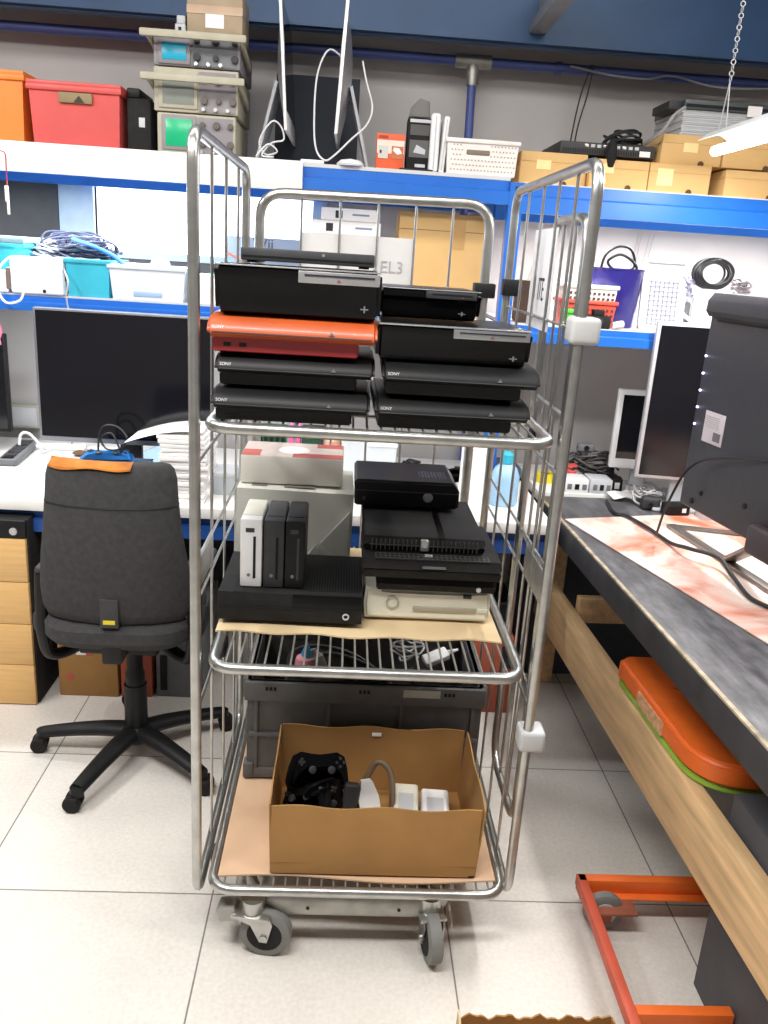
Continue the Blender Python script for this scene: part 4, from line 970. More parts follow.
MB().box(-.018, .018, -.015, .015, 0, .03, .004).box(-.012, .016, -.012, .012, .03, .055, .003).build('case', LGREY, q)
MB().box(-.006, .004, -.0165, -.014, .01, .02).build('socket', BLACK, q)
solo('dark_board', MB().box(-.16, .16, -.008, .008, 0, .36, .002), DARKB, 'dark board leaning on the wall behind the two slim desktop computers', 'board', (-.16, 3.50, ZT), rot=(R(-8), 0, 0))
def aio(label, x, lean, side):
    t = thing('slim_computer', label, 'computer', (x, 3.28, ZT), 0, 'slim computers standing edge on on the top shelf', (0, lean, 0))
    rings = []
    out = [(0, .105), (0, .505)]
    # thin slab seen edge on with a bulged back
    def back(u, v):
        b_ = .028 * max(0, math.sin(math.pi * u)) ** 1.0 * math.sin(math.pi * min(1, v * 1.0))
        return Vector((side * (.006 + b_), -.22 + .44 * u, .10 + .40 * v))
    MB().sheet(back, 16, 14, .003).build('rear_shell', ALU, t)
    MB().box(-.005, .004, -.222, .222, .098, .502, .002).build('white_edge', WHITE, t)
    MB().box(-.0065 if side > 0 else .0038, -.0048 if side > 0 else .0055, -.215, .215, .16, .495).build('screen', SCREEN, t)
    MB().prism([(side * .030, .27), (side * .040, .275), (side * .128, .004), (side * .118, .004)], 'y', -.09, .09, .001).build('stand_leg', LGREY, t)
    MB().box(min(side * .128, side * -.06), max(side * .128, side * -.06), -.09, .09, 0, .006, .001).build('stand_base', LGREY, t)
    return t
aio('left slim computer seen edge on with a white cable round its stand', -.235, R(-4), -1)
aio('right slim computer seen edge on with a long white cable loop', -.080, R(3), 1)
solo('white_cable', MB().tube(smoothp([(-.34, 3.05, ZT + .01), (-.30, 3.05, ZT + .05), (-.27, 3.06, ZT + .03), (-.31, 3.07, ZT + .02), (-.33, 3.06, ZT + .06), (-.29, 3.05, ZT + .12), (-.26, 3.06, ZT + .11), (-.25, 3.07, ZT + .07), (-.29, 3.06, ZT + .055), (-.32, 3.05, ZT + .015), (-.28, 3.04, ZT + .01)]), .003, 7), CABLEW, 'tangled white cable at the foot of the left slim computer', 'cable')
solo('white_cable', MB().tube(smoothp([(-.06, 3.12, ZT + .34), (-.11, 3.11, ZT + .36), (-.145, 3.10, ZT + .28), (-.15, 3.09, ZT + .14), (-.14, 3.08, ZT + .05), (-.11, 3.07, ZT + .015), (-.08, 3.08, ZT + .03), (-.02, 3.09, ZT + .09), (.03, 3.1, ZT + .14), (.045, 3.12, ZT + .20), (.02, 3.13, ZT + .28), (.005, 3.14, ZT + .34)]), .0032, 7), CABLEW, 'long white cable loop hanging round the right slim computer', 'cable')
solo('white_remote', MB().box(-.04, .04, -.012, .012, 0, .012, .004), WHITE, 'thin white remote on the blue shelf edge below the right slim computer', 'remote', (-.15, 3.06, ZT))
solo('white_mouse', MB().lathe([(0, 0), (.045, 0), (.048, .006), (.035, .018), (0, .024)], 24), WHITE, 'low white mouse on the shelf left of the orange product box', 'mouse', (-.02, 3.06, ZT))
q = thing('product_box', 'orange and white product box on the blue shelf beside the black box', 'box', (.114, 3.10, ZT))
MB().box(-.048, .048, -.03, .05, 0, .113, .001).build('carton', mat('carton_orange', (224, 96, 54), .55), q)
MB().box(-.046, .046, -.0312, -.029, .050, .092).build('white_band', mat('carton_cream', (240, 220, 206), .6), q)
pa = MB().box(-.042, -.008, -.0322, -.03, .034, .074).build('picture', mat('pic_grey', (206, 204, 196), .6), q); MB().box(-.036, -.030, -.0328, -.031, .05, .06).build('dark_spot', INK, pa)
pb = MB().box(.004, .044, -.0322, -.03, .034, .074).build('picture', mat('pic_orange', (196, 110, 74), .6), q); MB().prism([(.008, .06), (.024, .048), (.04, .052), (.03, .068), (.012, .07)], 'y', -.0328, -.031).build('white_shape', PAPER, pb)
MB().box(-.042, -.01, -.0318, -.0295, .098, .106).build('title_band', mat('title_red', (170, 60, 40), .6), q)
q = thing('product_box', 'tall black product box with a clear window beside the orange one', 'box', (.212, 3.11, ZT))
MB().box(-.042, .038, -.03, .07, 0, .17, .001).build('carton', BLACKM, q)
MB().prism([(-.042, .17), (.034, .17), (.028, .225), (-.006, .235), (-.034, .205)], 'y', -.01, .05, .006).build('clear_blister', mat('smoke_clear', (120, 118, 114), .2, 0, .15, 20), q)
MB().box(-.036, .034, -.0312, -.029, .155, .165).build('silver_band', LGREY, q)
MB().box(-.034, .032, -.0312, -.029, .115, .148).build('grey_window', mat('window_grey', (88, 86, 84), .25), q)
MB().box(-.034, .032, -.0312, -.029, .045, .10).build('picture_panel', mat('pic_dark', (92, 92, 90), .4), q)
MB().prism([(-.02, .06), (.02, .055), (.022, .07), (-.01, .085)], 'y', -.032, -.03).build('white_shape', LGREY, q)
text('lettering', 'AUDIO', .012, LGREY, q, (.0, -.0312, .016)) if False else MB().box(-.012, .024, -.0312, -.029, .014, .024).build('label', LGREY, q)
MB().box(-.065, .05, -.06, .0, -.001, .006, .001).build('base_flap', BLACK, q)
for x, w_, h, y, lb, ti in ((.262, .016, .185, 3.12, 'thicker of two upright white cases right of the tall black box', 0), (.292, .0095, .18, 3.14, 'thinner of two upright white cases left of the white perforated basket', R(3))):
    t = thing('white_case', lb, 'case', (x, y, ZT), 0, 'upright white cases on the top shelf', (0, ti, 0))
    MB().box(-w_, w_, -.07, .07, 0, h, w_ * .6, 3).build('case', WHITE, t)
    MB().box(-w_ * .15, w_ * .15, -.0715, -.069, .01, h - .01).build('seam', LGREY, t)
bk_ = tub('plastic_basket', 'white perforated plastic basket on the top blue shelf', 'basket', (.427, 3.14, ZT), .122, .095, .112, mat('basket_white', (236, 230, 224), .5), .96)
hb = MB()
for i in range(19):
    for j in range(6):
        x = -.105 + i * .0117 + (j % 2) * .0058; z = .014 + j * .0155
        if abs(x + .02) < .045 and z > .055: continue
        if abs(x + .02) > .047 or z < .05: hb.cyl((x, -.0935 - z * .03, z), (x, -.0895 - z * .03, z), .0027, n=6)
hb.build('holes', mat('hole_beige', (176, 158, 140), .8), bk_)
MB().box(-.055, .025, -.0968, -.09, .062, .078, .0045).build('handle_slot', mat('slot_taupe', (130, 116, 104), .8), bk_)
q = thing('tape_roll', 'brown packing tape roll standing behind the white perforated basket', 'tape', (.36, 3.34, ZT))
MB().lathe([(.04, -.025), (.072, -.025), (.072, .025), (.04, .025), (.04, -.025)], 30, (0, 0, .073), 'y').build('tape', mat('tape_brown', (142, 110, 70), .35), q)
MB().lathe([(.037, -.025), (.041, -.025), (.041, .025), (.037, .025), (.037, -.025)], 30, (0, 0, .073), 'y').build('core', CARDB, q)

# ================================================================== UPPER RIGHT SHELF
ZU = 1.8725
def carton(label, x0, x1, y0, z, h, lab=None, d=.36, dark=False):
    w = (x1 - x0) / 2
    t = thing('letter_carton', label, 'box', ((x0 + x1) / 2, y0, z), 0, 'tan cartons on the top right shelf')
    MB().box(-w, w, 0, d, 0, h, .0025).build('carton', CARDT, t)
    MB().box(-w - .001, w + .001, -.0012, d * .98, h * .70, h * .705).build('lid_edge', mat('seam_tan', (0, 0, 0)), t)
    MB().cyl((w * .35, -.0012, .004), (w * .35, .002, .004), .011, n=16).build('thumb_notch', mat('notch_dark', (92, 66, 40), .9), t)
    if lab: MB().box(lab[0], lab[0] + lab[2], -.0015, .001, lab[1], lab[1] + lab[3]).build('label', STICK, t)
    return t
carton('tan carton at the left end of the top right shelf, next to the white basket', .568, .802, 3.09, ZU, .106, (-.06, .05, .05, .03), .34)
carton('tan carton on the lower row under the black rack server', .806, 1.012, 3.06, ZU, .094, (-.06, .05, .04, .03))
carton('tan carton with square label on the lower row beside the dark gap', 1.015, 1.232, 3.06, ZU, .094, (-.08, .022, .055, .055))
carton('tan carton on the lower row right of the dark gap', 1.285, 1.53, 3.06, ZU, .088)
carton('tan carton with label on the upper row under the stack of switches', 1.048, 1.262, 3.07, ZU + .0945, .095, (-.03, .04, .05, .03))
carton('tan carton on the upper row at the right edge beside the lamp', 1.268, 1.50, 3.07, ZU + .0945, .095)
carton('tan carton on the lower row at the far right beyond the gap', 1.535, 1.78, 3.06, ZU, .094)
q = thing('rack_server', 'black rack server lying on the tan cartons left of the stacked switches', 'server', (.865, 3.09, ZU + .107))
MB().box(-.165, .17, .0, .30, .0, .040, .003).build('chassis', CHAR, q)
vb = MB()
for i in range(36): vb.box(-.155 + i * .0085, -.151 + i * .0085, -.001, .003, .005, .018)
vb.build('vent_slots', BLACK, q)
for i in range(9): MB().box(-.08 + i * .022, -.066 + i * .022, -.0025, .002, .024, .034, .001).build('port', LGREY if i % 3 else STEEL, q)
MB().box(.115, .152, -.0025, .002, .004, .022).build('status_label', PAPER, q)
cable_pile('cable_coil', .93, 3.14, ZU + .147, .09, .04, .03, 8, .004, CABLEB, 'coiled dark cable lying on top of the black rack server', 'cable', 21)
solo('cable_hank', MB().lathe([(0, -.06), (.012, -.055), (.02, -.02), (.016, .01), (.012, .03), (0, .035)], 12), BLACKM, 'short black cable hank hanging over the front of the black rack server', 'cable', (.875, 3.065, ZU + .125))
for k in range(7):
    t = thing('network_switch', ('pale grey network switch, %s of the stack on the cartons' % ('lowest', 'second from bottom', 'third from bottom', 'fourth from bottom', 'fifth from bottom', 'sixth from bottom', 'uppermost pale one')[k]), 'network switch', (1.30 + .003 * (k % 2), 3.09 - .002 * (k % 2), ZU + .19 + k * .0118), 0, 'stacked network switches')
    MB().box(-.19, .21, 0, .28, 0, .0112, .0015).build('chassis', LGREY, t)
    MB().box(-.185, .205, -.0006, .001, .0035, .007).build('port_strip', mat('port_grey', (168, 170, 172), .5), t)
t = thing('network_switch', 'black network switch on top of the pale switch stack with a white tag', 'network switch', (1.30, 3.08, ZU + .19 + .083), 0, 'stacked network switches')
MB().box(-.19, .24, 0, .30, 0, .03, .002).build('chassis', mat('switch_dark', (64, 72, 72), .4), t)
MB().box(-.185, .235, -.001, .001, .006, .016).build('port_strip', BLACK, t)
MB().box(.03, .08, -.0025, -.0008, -.012, .022).build('white_tag', PAPER, t)
MB().box(-.235, -.185, .03, .2, .0, .028, .004).build('ear_bracket', CHAR, t)
solo('grey_cable', MB().tube(smoothp([(1.10, 3.05, ZU + .27), (1.06, 3.03, ZU + .24), (1.03, 3.04, ZU + .19), (1.0, 3.12, ZU + .156)]), .006, 8), mat('grey_cable', (0, 0, 0)), 'thick pale cable running from the stacked switches down to the rack server', 'cable')
# pendant lamp
LX, LY, LZ = 1.155, 2.84, 1.99
lp = thing('pendant_lamp', 'hanging fluorescent tube lamp on a chain in front of the top right cartons', 'lamp', (LX, LY, LZ), R(-90))
MB().cyl((-.03, 0, 0), (.9, .0, .0), .016, n=16).build('tube', emit('tube_light', (255, 250, 240), 9), lp)
MB().prism([(-.055, .03), (-.022, .055), (.022, .055), (.055, .03), (.05, .03), (.02, .048), (-.02, .048), (-.05, .03)], 'x', -.05, .95).build('reflector', WHITE, lp)
chn = MB()
for k in range(16): chn.lathe([(.006, -.0012), (.0085, -.0012), (.0085, .0012), (.006, .0012), (.006, -.0012)], 10, (.0, 0, .205 + k * .016), 'x' if k % 2 else 'y')
chn.tube([(-.03, 0, .052), (0, 0, .2)], .002, 6).tube([(.03, 0, .052), (0, 0, .2)], .002, 6).tube([(0, 0, .45), (0, 0, 1.28)], .002, 6)
chn.build('chain', mat('chain_white', (220, 220, 222), .4, .3), lp)

# ================================================================== RIGHT MIDDLE SHELF
ZR = 1.3975
q = thing('wicker_box', 'dark brown box of odds and ends beside the blue rack post', 'box', (.67, 3.16, ZR))
MB().box(-.05, .05, -.05, .08, 0, .15, .006).build('body', mat('dark_brown', (72, 52, 40), .8, 0, .3, 30), q)
MB().cyl((-.02, -.02, .15), (-.01, -.03, .20), .006, n=8).cyl((.02, 0, .15), (.03, .01, .18), .005, n=8).build('stick', OFFW, q)
MB().box(.02, .052, -.056, -.04, .02, .07, .004).build('grey_packet', GREYP, q)
def slot_basket(label, loc, w, d, h, m):
    t = tub('plastic_basket', label, 'basket', loc, w, d, h, m, .92)
    hb = MB()
    for j in range(3):
        for i in range(10): hb.box(-w * .85 + i * w * 1.7 / 9 - .004, -w * .85 + i * w * 1.7 / 9 + .004, -d - .002, -d + .008, h * (.2 + .2 * j), h * (.3 + .2 * j))
    hb.build('slots', mat('slot_shadow', (90, 60, 54), .8), t)
    return t
slot_basket('red slotted basket on the right middle shelf', (.88, 3.18, ZR), .095, .09, .095, mat('basket_red', (222, 84, 66), .45))
slot_basket('white slotted basket nested in the red one', (.88, 3.18, ZR + .062), .092, .088, .088, mat('basket_cream', (240, 236, 230), .45))
tub('plastic_tub', 'small bright green tub in front of the red basket', 'tub', (.80, 3.055, ZR), .028, .02, .062, mat('bright_green', (90, 200, 60), .45))
q = thing('camera_part', 'small black gadget in front of the red basket beside the white plug', 'gadget', (.90, 3.055, ZR))
MB().box(-.045, .045, -.02, .02, 0, .045, .005).box(-.02, .02, -.018, .018, .045, .065, .004).build('body', BLACKM, q)
MB().cyl((.0, -.03, .025), (0, -.018, .025), .014, n=16).build('lens_ring', CHAR, q)
q = thing('orange_card', 'flat orange packet under the black gadget on the shelf edge', 'packet', (.89, 3.045, ZR - .0005)); q.location.x = .845
MB().box(-.015, .012, -.02, .015, 0, .022, .003).build('packet', mat('packet_orange', (226, 140, 90), .6), q)
q = thing('white_plug', 'white plug at the shelf edge in front of the dark blue bin', 'plug', (.965, 3.045, ZR))
MB().cyl((0, 0, .014), (.03, 0, .02), .014, n=14, bev=.003).box(-.012, .004, -.01, .01, .004, .026, .003).build('body', OFFW, q)
bn = thing('waste_bin', 'shiny dark blue bin with black cables in it on the right middle shelf', 'bin', (1.0, 3.22, ZR))
MB().lathe([(0, 0), (.082, 0), (.085, .006), (.098, .205), (.103, .207), (.103, .213), (.094, .213), (.080, .01), (0, .01)], 40).build('shell', NAVY, bn)
solo('black_cable', MB().tube(smoothp([(.93, 3.2, ZR + .21), (.94, 3.19, ZR + .26), (.98, 3.18, ZR + .29), (1.03, 3.18, ZR + .28), (1.05, 3.19, ZR + .22), (.99, 3.2, ZR + .205), (.95, 3.19, ZR + .235), (.99, 3.18, ZR + .262), (1.04, 3.18, ZR + .24), (1.06, 3.19, ZR + .21), (1.0, 3.21, ZR + .19)]), .005, 8), CABLEB, 'black cable loops sticking out of the dark blue bin', 'cable')
gr = thing('wire_rack', 'white framed panel with a wire grid standing right of the dark blue bin', 'rack', (1.17, 3.16, ZR + .0015), 0, None, (R(-6), 0, 0))
m = MB().box(-.085, -.070, -.01, .01, 0, .255, .003).box(.07, .085, -.01, .01, 0, .255, .003).box(-.085, .085, -.01, .01, .24, .255, .003).box(-.085, .085, -.01, .01, 0, .012, .003).box(-.072, .072, .004, .008, .01, .25)
m.build('frame', WHITE, gr)
m = MB()
for i in range(7): m.cyl((-.05 + i * .017, -.002, .015), (-.05 + i * .017, -.002, .185), .0013, n=6)
for i in range(10): m.cyl((-.055, -.002, .02 + i * .017), (.06, -.002, .02 + i * .017), .0013, n=6)
m.build('wire_grid', mat('grid_wire', (124, 128, 150), .5), gr)
MB().box(-.070, -.060, .002, .006, .01, .2).build('cream_strip', mat('cream_strip', (238, 232, 190), .6), gr)
q = thing('metal_canister', 'grey canister between the wire grid panel and the white jug', 'canister', (1.262, 3.22, ZR))
MB().lathe([(0, 0), (.036, 0), (.036, .10), (.032, .108), (0, .108)], 24).build('body', GREYP, q); MB().lathe([(0, .106), (.026, .106), (.026, .12), (0, .122)], 20).build('lid', LGREY, q)
q = thing('white_jug', 'white jug with a coiled black cable on it on the right middle shelf', 'jug', (1.36, 3.18, ZR))
MB().lathe([(0, 0), (.062, 0), (.066, .005), (.070, .155), (.074, .16), (.066, .16), (.060, .01), (0, .01)], 32).build('body', WHITE, q)
MB().tube(smoothp([(-.066, 0, .13), (-.10, 0, .12), (-.105, 0, .07), (-.065, 0, .04)]), .008, 8).build('handle', WHITE, q)
m = MB()
for k in range(9):
    rr_ = .052 + .006 * (k % 4); m.tube([(1.34 + rr_ * math.cos(a) * 1.05, 3.13 + .006 * k + .004 * math.sin(a * 3 + k), ZR + .215 + rr_ * .78 * math.sin(a)) for a in [6.283 * j / 30 for j in range(30)]], .0042, 6, True)
solo('cable_coil', m, CABLEB, 'coil of black cable standing on the rim of the white jug', 'cable')
cable_pile('cable_heap', 1.262, 3.18, ZR + .13, .03, .03, .09, 8, .004, mat('cable_pale', (160, 158, 180), .5), 'pale cables heaped on the grey canister', 'cable', 31)
cable_pile('cable_heap', 1.46, 3.18, ZR + .14, .05, .03, .06, 10, .004, mat('cable_dusk', (112, 104, 108), .5), 'small tangle of grey cables right of the coiled black cable', 'cable', 32)
q = thing('white_carton', 'white carton on the right middle shelf behind the jug cables', 'box', (1.50, 3.2, ZR))
MB().box(-.06, .08, -.08, .1, 0, .14, .003).build('carton', PAPER, q); MB().box(-.06, .08, -.0812, -.079, .09, .092).build('lid_line', LGREY, q)
solo('wall_wire', MB().cyl((1.20, 3.645, 1.76), (1.185, 3.645, 1.58), .0018, n=6).cyl((1.215, 3.645, 1.76), (1.20, 3.645, 1.58), .0018, n=6), mat('wire_grey', (170, 166, 166), .6), 'left thin wire pair on the wall above the wire grid panel', 'wire')
solo('wall_wire', MB().cyl((1.25, 3.645, 1.76), (1.225, 3.645, 1.56), .0018, n=6).cyl((1.268, 3.645, 1.76), (1.243, 3.645, 1.56), .0018, n=6), mat('wire_grey', (0, 0, 0)), 'right thin wire pair on the wall above the grey canister', 'wire')
q = thing('hanging_tag', 'white tag on a red string hanging from the upper left shelf', 'tag', (-1.145, 2.985, 1.80))
MB().tube(smoothp([(-.03, -.01, .05), (0, -.012, .045), (.002, -.012, .0), (0, -.012, -.06)]), .002, 6).build('string', mat('string_red', (160, 40, 56), .7), q)
MB().box(-.007, .005, -.016, -.010, -.105, -.055, .002).box(-.003, .006, -.015, -.011, -.145, -.10, .002).build('tag', PAPER, q)

# ================================================================== RIGHT BENCH
bn = thing('workbench', 'worn black topped bench with pine stretchers on the right', 'bench', (1.25, 2.0, 0))
BY0, BY1, BX0, BX1 = .40, 3.075, .785, 1.75
MB().box(BX0, BX1, BY0, BY1, .665, .75, .003).build('bench_top', bench_mat(), bn, True)
MB().box(BX0 - .003, BX0 + .001, BY0, BY1, .664, .744, .001).build('edge_band', mat('edge_band_dark', (58, 56, 58), .6, 0, .3, 14), bn, True)
MB().box(BX0 - .003, BX0 + .009, BY0, BY1, .7435, .7508, .002).build('worn_edge', mat('worn_edge', (170, 156, 134), .7, 0, .4, 30), bn, True)['label'] = 'pale worn edge of the black top'
def board(name, p0, p1, h, th):
    p0 = Vector(p0); p1 = Vector(p1); d = p1 - p0; L_ = d.length
    M = Matrix.Translation(p0) @ d.to_track_quat('Y', 'Z').to_matrix().to_4x4()
    return MB().box(-th / 2, th / 2, 0, L_, -h / 2, h / 2, .003).xf(M).build(name, WOODP, bn, True)
board('stretcher', (.809, 2.98, .388), (.809, .45, .388), .170, .040)
board('stretcher', (1.70, 2.98, .40), (1.70, .45, .46), .14, .045)
board('cross_rail', (.834, 2.62, .475), (1.68, 2.62, .475), .09, .04)
board('cross_rail', (.830, 1.98, .449), (1.68, 1.98, .449), .05, .04)
board('cross_rail', (.830, 1.70, .449), (1.68, 1.70, .449), .05, .04)
for (x, y) in ((.86, 3.0), (1.67, 3.0), (.86, .50), (1.67, .50)):
    MB().box(x - .035, x + .035, y - .035, y + .035, 0, .665, .003).build('leg', WOODP, bn, True)
MB().box(.80, 1.72, 3.04, 3.07, .0, .66).build('end_panel', DARKB, bn, True)
an_ = R(2.3); pv = Vector((.778, 2.70, 0)); bn.rotation_euler = (0, 0, an_); bn.location = pv + Matrix.Rotation(an_, 3, 'Z') @ (bn.location - pv)
# knots on the stretcher
dm = solo('desk_mat', MB().box(0, .95, -1.4, 0, 0, .004, .001), deskmat_mat(), 'pink and orange marbled mat under the big screen on the black bench', 'desk mat', (.795, 2.765, .7516), R(15.5))
# big screen seen from behind
th_ = math.atan2(-.50, .075)
sc = thing('monitor', 'huge black screen seen from behind on the pink mat at the right edge', 'monitor', (1.068, 2.44, .7556), th_)
# local x runs along the panel towards the camera, local y (after rotation) points to +X side: back of the screen is at -y side
LW = 1.12
MB().box(0, LW, .0, .022, .165, .80, .008, 3).build('panel', BLACK, sc)
MB().box(.012, LW - .012, -.026, .002, .175, .79, .008, 3).build('rear_cover', TVBACK, sc)
MB().prism([(-.004, .735), (-.040, .738), (-.052, .752), (-.050, .782), (-.034, .803), (.010, .805), (.010, .735)], 'x', .018, LW - .02, .006, 3).build('top_ridge', TVBACK, sc)
MB().box(.05, LW - .05, -.0275, -.02, .725, .731).build('groove', BLACK, sc)
lb_ = MB().box(.075, .175, -.0275, -.025, .385, .475, .0005).build('rating_label', mat('rating_paper', (206, 196, 200), .6), sc)
MB().box(.13, .165, -.0285, -.027, .395, .42).build('label_code', mat('code_grey', (110, 104, 108), .7), lb_)
ln = MB()
for k in range(6): ln.box(.083, .15, -.0285, -.027, .43 + k * .006, .4315 + k * .006)
ln.build('small_print', mat('print_pale2', (164, 156, 160), .7), lb_)
for k in range(5): MB().cyl((.026, -.0265, .625 - k * .05), (.026, -.030, .625 - k * .05), .003, n=10).build('indicator_light', emit('led_white', (216, 210, 255), 6), sc)
for (x, z) in ((.08, .20), (.12, .235), (.33, .26), (.47, .29), (.50, .22)): MB().cyl((x, -.0265, z), (x, -.029, z), .008, n=10).build('screw_hole', BLACK, sc)
MB().box(.40, .62, -.06, -.02, .155, .235, .012, 3).build('stand_bracket', mat('bracket_dark', (70, 58, 62), .5), sc)
STM = mat('stand_metal', (132, 124, 118), .35, .5)
def bar(p0, p1, w, h):
    p0 = Vector(p0); p1 = Vector(p1); d = p1 - p0
    M = Matrix.Translation(p0) @ d.to_track_quat('Y', 'Z').to_matrix().to_4x4()
    return MB().box(-w / 2, w / 2, 0, d.length, -h / 2, h / 2, .002).xf(M)
bar((-.264, .13, .008), (.75, .11, .008), .034, .012).build('stand_foot', STM, sc)
bar((-.255, .135, .008), (-.17, .36, .008), .022, .010).build('stand_foot', STM, sc)
bar((.09, .127, .012), (.42, .005, .19), .045, .012).build('stand_neck', STM, sc)
solo('black_cable', MB().tube(smoothp([(1.02, 3.02, .757), (1.0, 2.86, .758), (1.03, 2.80, .764), (1.06, 2.66, .766), (1.08, 2.52, .766), (1.09, 2.40, .790), (1.15, 2.32, .792), (1.15, 2.22, .775), (1.14, 2.1, .765), (1.15, 2.04, .764), (1.20, 1.97, .764), (1.32, 1.93, .764)]), .0065, 8), CABLEB, 'long black cable running across the pink marbled mat', 'cable')
solo('black_cable', MB().tube(smoothp([(1.155, 1.975, 1.175), (1.10, 2.03, 1.16), (1.045, 2.22, 1.12), (1.015, 2.33, 1.06), (1.0, 2.40, .93), (1.01, 2.46, .84), (1.03, 2.52, .79)]), .004, 6), CABLEB, 'thin black cable plugged into the back of the huge screen', 'cable')
# small monitors at the far end
def small_mon(label, x0, x1, y, z0, z1, zb, frame, rz, fw=.012, chin=0):
    t = thing('monitor', label, 'monitor', ((x0 + x1) / 2, y, zb), rz); w = (x1 - x0) / 2
    MB().box(-w, w, 0, .03, z0 - zb, z1 - zb, .004).build('bezel', frame, t)
    MB().box(-w + fw, w - fw, -.0015, .003, z0 - zb + fw + chin, z1 - zb - fw).build('screen', SCREEN, t)
    MB().box(-.03, .03, .028, .05, .02, (z0 + z1) / 2 - zb, .004).build('stand_neck', LGREY, t)
    MB().box(-.10, .10, -.04, .14, 0, .014, .006).build('stand_base', LGREY, t)
    MB().box(-w + .04, w - .04, .03, .045, z0 - zb + .06, z1 - zb - .06, .006).build('rear_housing', LGREY, t)
    return t
MS = mat('monitor_silver', (196, 196, 200), .4, .3)
small_mon('tall upright monitor with thin silver frame behind the huge screen', 1.095, 1.44, 2.955, .868, 1.44, .752, MS, R(-6), .013)
small_mon('small white framed monitor left of the tall upright one', 1.072, 1.33, 3.20, .845, 1.16, .7505, WHITE, R(-4), .02, .02)
# clutter at the far end
def netbox(label, loc, w, d, h, m, ports=True, rz=0, group=None):
    t = thing('network_box', label, 'device', loc, rz, group)
    MB().box(-w, w, -d, d, 0, h, .004).build('case', m, t)
    if ports:
        for k in range(3): MB().box(-w * .7 + k * w * .6, -w * .7 + k * w * .6 + w * .35, -d - .0015, -d + .002, h * .25, h * .65).build('port', BLACK if k % 2 else GREYP, t)
    return t
netbox('white cube device at the far bench end close to the trolley post', (.93, 3.19, ZD), .05, .05, .055, WHITE)
netbox('white device with dark sockets right of the white cube device', (1.03, 3.19, ZD), .045, .05, .058, LGREY)
netbox('black socket box with white label between white device and papers', (1.10, 3.20, ZD), .022, .04, .06, BLACK, False)
MB().box(-.010, .010, -.0415, -.039, .02, .045).build('white_label', PAPER, bpy.data.objects['network_box.002'])
q = thing('papers', 'crumpled white papers and foil at the foot of the small monitors', 'paper', (1.16, 3.08, .7512))
def cr_(u, v): return Vector(((u - .5) * .22, (v - .5) * .10, .012 + .02 * abs(math.sin(u * 9 + v * 4)) * math.sin(math.pi * u)))
MB().sheet(cr_, 20, 8, .002).build('sheets', PAPER, q)
def cr2(u, v): return Vector(((u - .3) * .16, (v - .5) * .08 - .03, .034 + .02 * abs(math.sin(u * 11 + v * 7))))
MB().sheet(cr2, 16, 8, .0015).build('foil', ALU, q)
q = thing('power_adapter', 'black power adapter with white label in front of the tall upright monitor', 'power adapter', (1.245, 2.90, .7512), R(8))
MB().box(-.05, .04, -.03, .03, 0, .045, .008, 3).build('case', BLACK, q)
MB().box(.006, .022, -.0312, -.029, .016, .032).build('white_label', PAPER, q)
q = thing('adapter', 'pale grey adapter box in front of the tall upright monitor', 'adapter', (1.30, 2.96, .7512)); q.location.y = 2.86; q.location.x = 1.36
MB().box(-.05, .05, -.03, .03, 0, .06, .005).build('case', LGREY, q); MB().box(-.03, .03, -.0315, -.029, .02, .04).build('label', PAPER, q)
q = thing('power_adapter', 'dark rounded power adapter on the bench left of the black one with the label', 'power adapter', (1.165, 2.955, .7512), R(-12))
MB().box(-.035, .035, -.022, .022, 0, .05, .012, 3).build('case', CHAR, q); MB().cyl((0, -.022, .025), (0, -.035, .022), .008, n=10).build('cord_grip', BLACK, q)
cable_pile('cable_heap', 1.04, 3.30, ZD, .13, .06, .13, 22, .005, mat('cable_dark2', (70, 66, 66), .5, 0, .4, 30), 'heap of dark cables behind the white network devices', 'cable', 41)
cable_pile('cable_heap', 1.17, 3.0, .752, .06, .03, .07, 10, .0045, mat('cable_grey2', (176, 174, 176), .4), 'grey cables looping between the papers and the power adapter', 'cable', 42)
q = thing('red_clamp', 'red plastic clamp lying among the cables at the far bench end', 'clamp', (.915, 3.26, ZD + .06), R(-20))
MB().prism([(-.04, 0), (.03, -.012), (.045, .0), (.0, .012), (.045, .022), (.03, .034), (-.03, .018)], 'y', -.012, .012, .004).build('jaw', RED, q)
MB().box(-.045, -.02, -.014, .014, -.006, .024, .004).build('grip', mat('grip_dark', (110, 40, 40), .5), q)
q = thing('yellow_tape', 'yellow tape roll on the bench behind the trolley front post', 'tape', (.84, 3.30, ZD))
MB().lathe([(.02, 0), (.042, 0), (.042, .035), (.02, .035), (.02, 0)], 26).build('tape', YELLOW, q); MB().lathe([(.018, .001), (.0205, .001), (.0205, .034), (.018, .034), (.018, .001)], 20).build('core', CARDD, q)
q = thing('webcam', 'grey webcam on the heap of dark cables beside the small white monitor', 'camera', (1.0, 3.32, ZD + .13))
MB().box(-.035, .035, -.018, .018, 0, .035, .01, 3).build('body', GREYP, q); MB().cyl((0, -.02, .018), (0, -.014, .018), .011, n=14).build('lens', BLACK, q)
MB().box(-.02, .02, -.014, .014, -.02, .002, .004).build('clip', CHAR, q)
netbox('dark blue grey tray behind the trolley front post on the bench', (.66, 3.35, ZD), .07, .09, .06, mat('tray_blue', (70, 84, 104), .5), False)

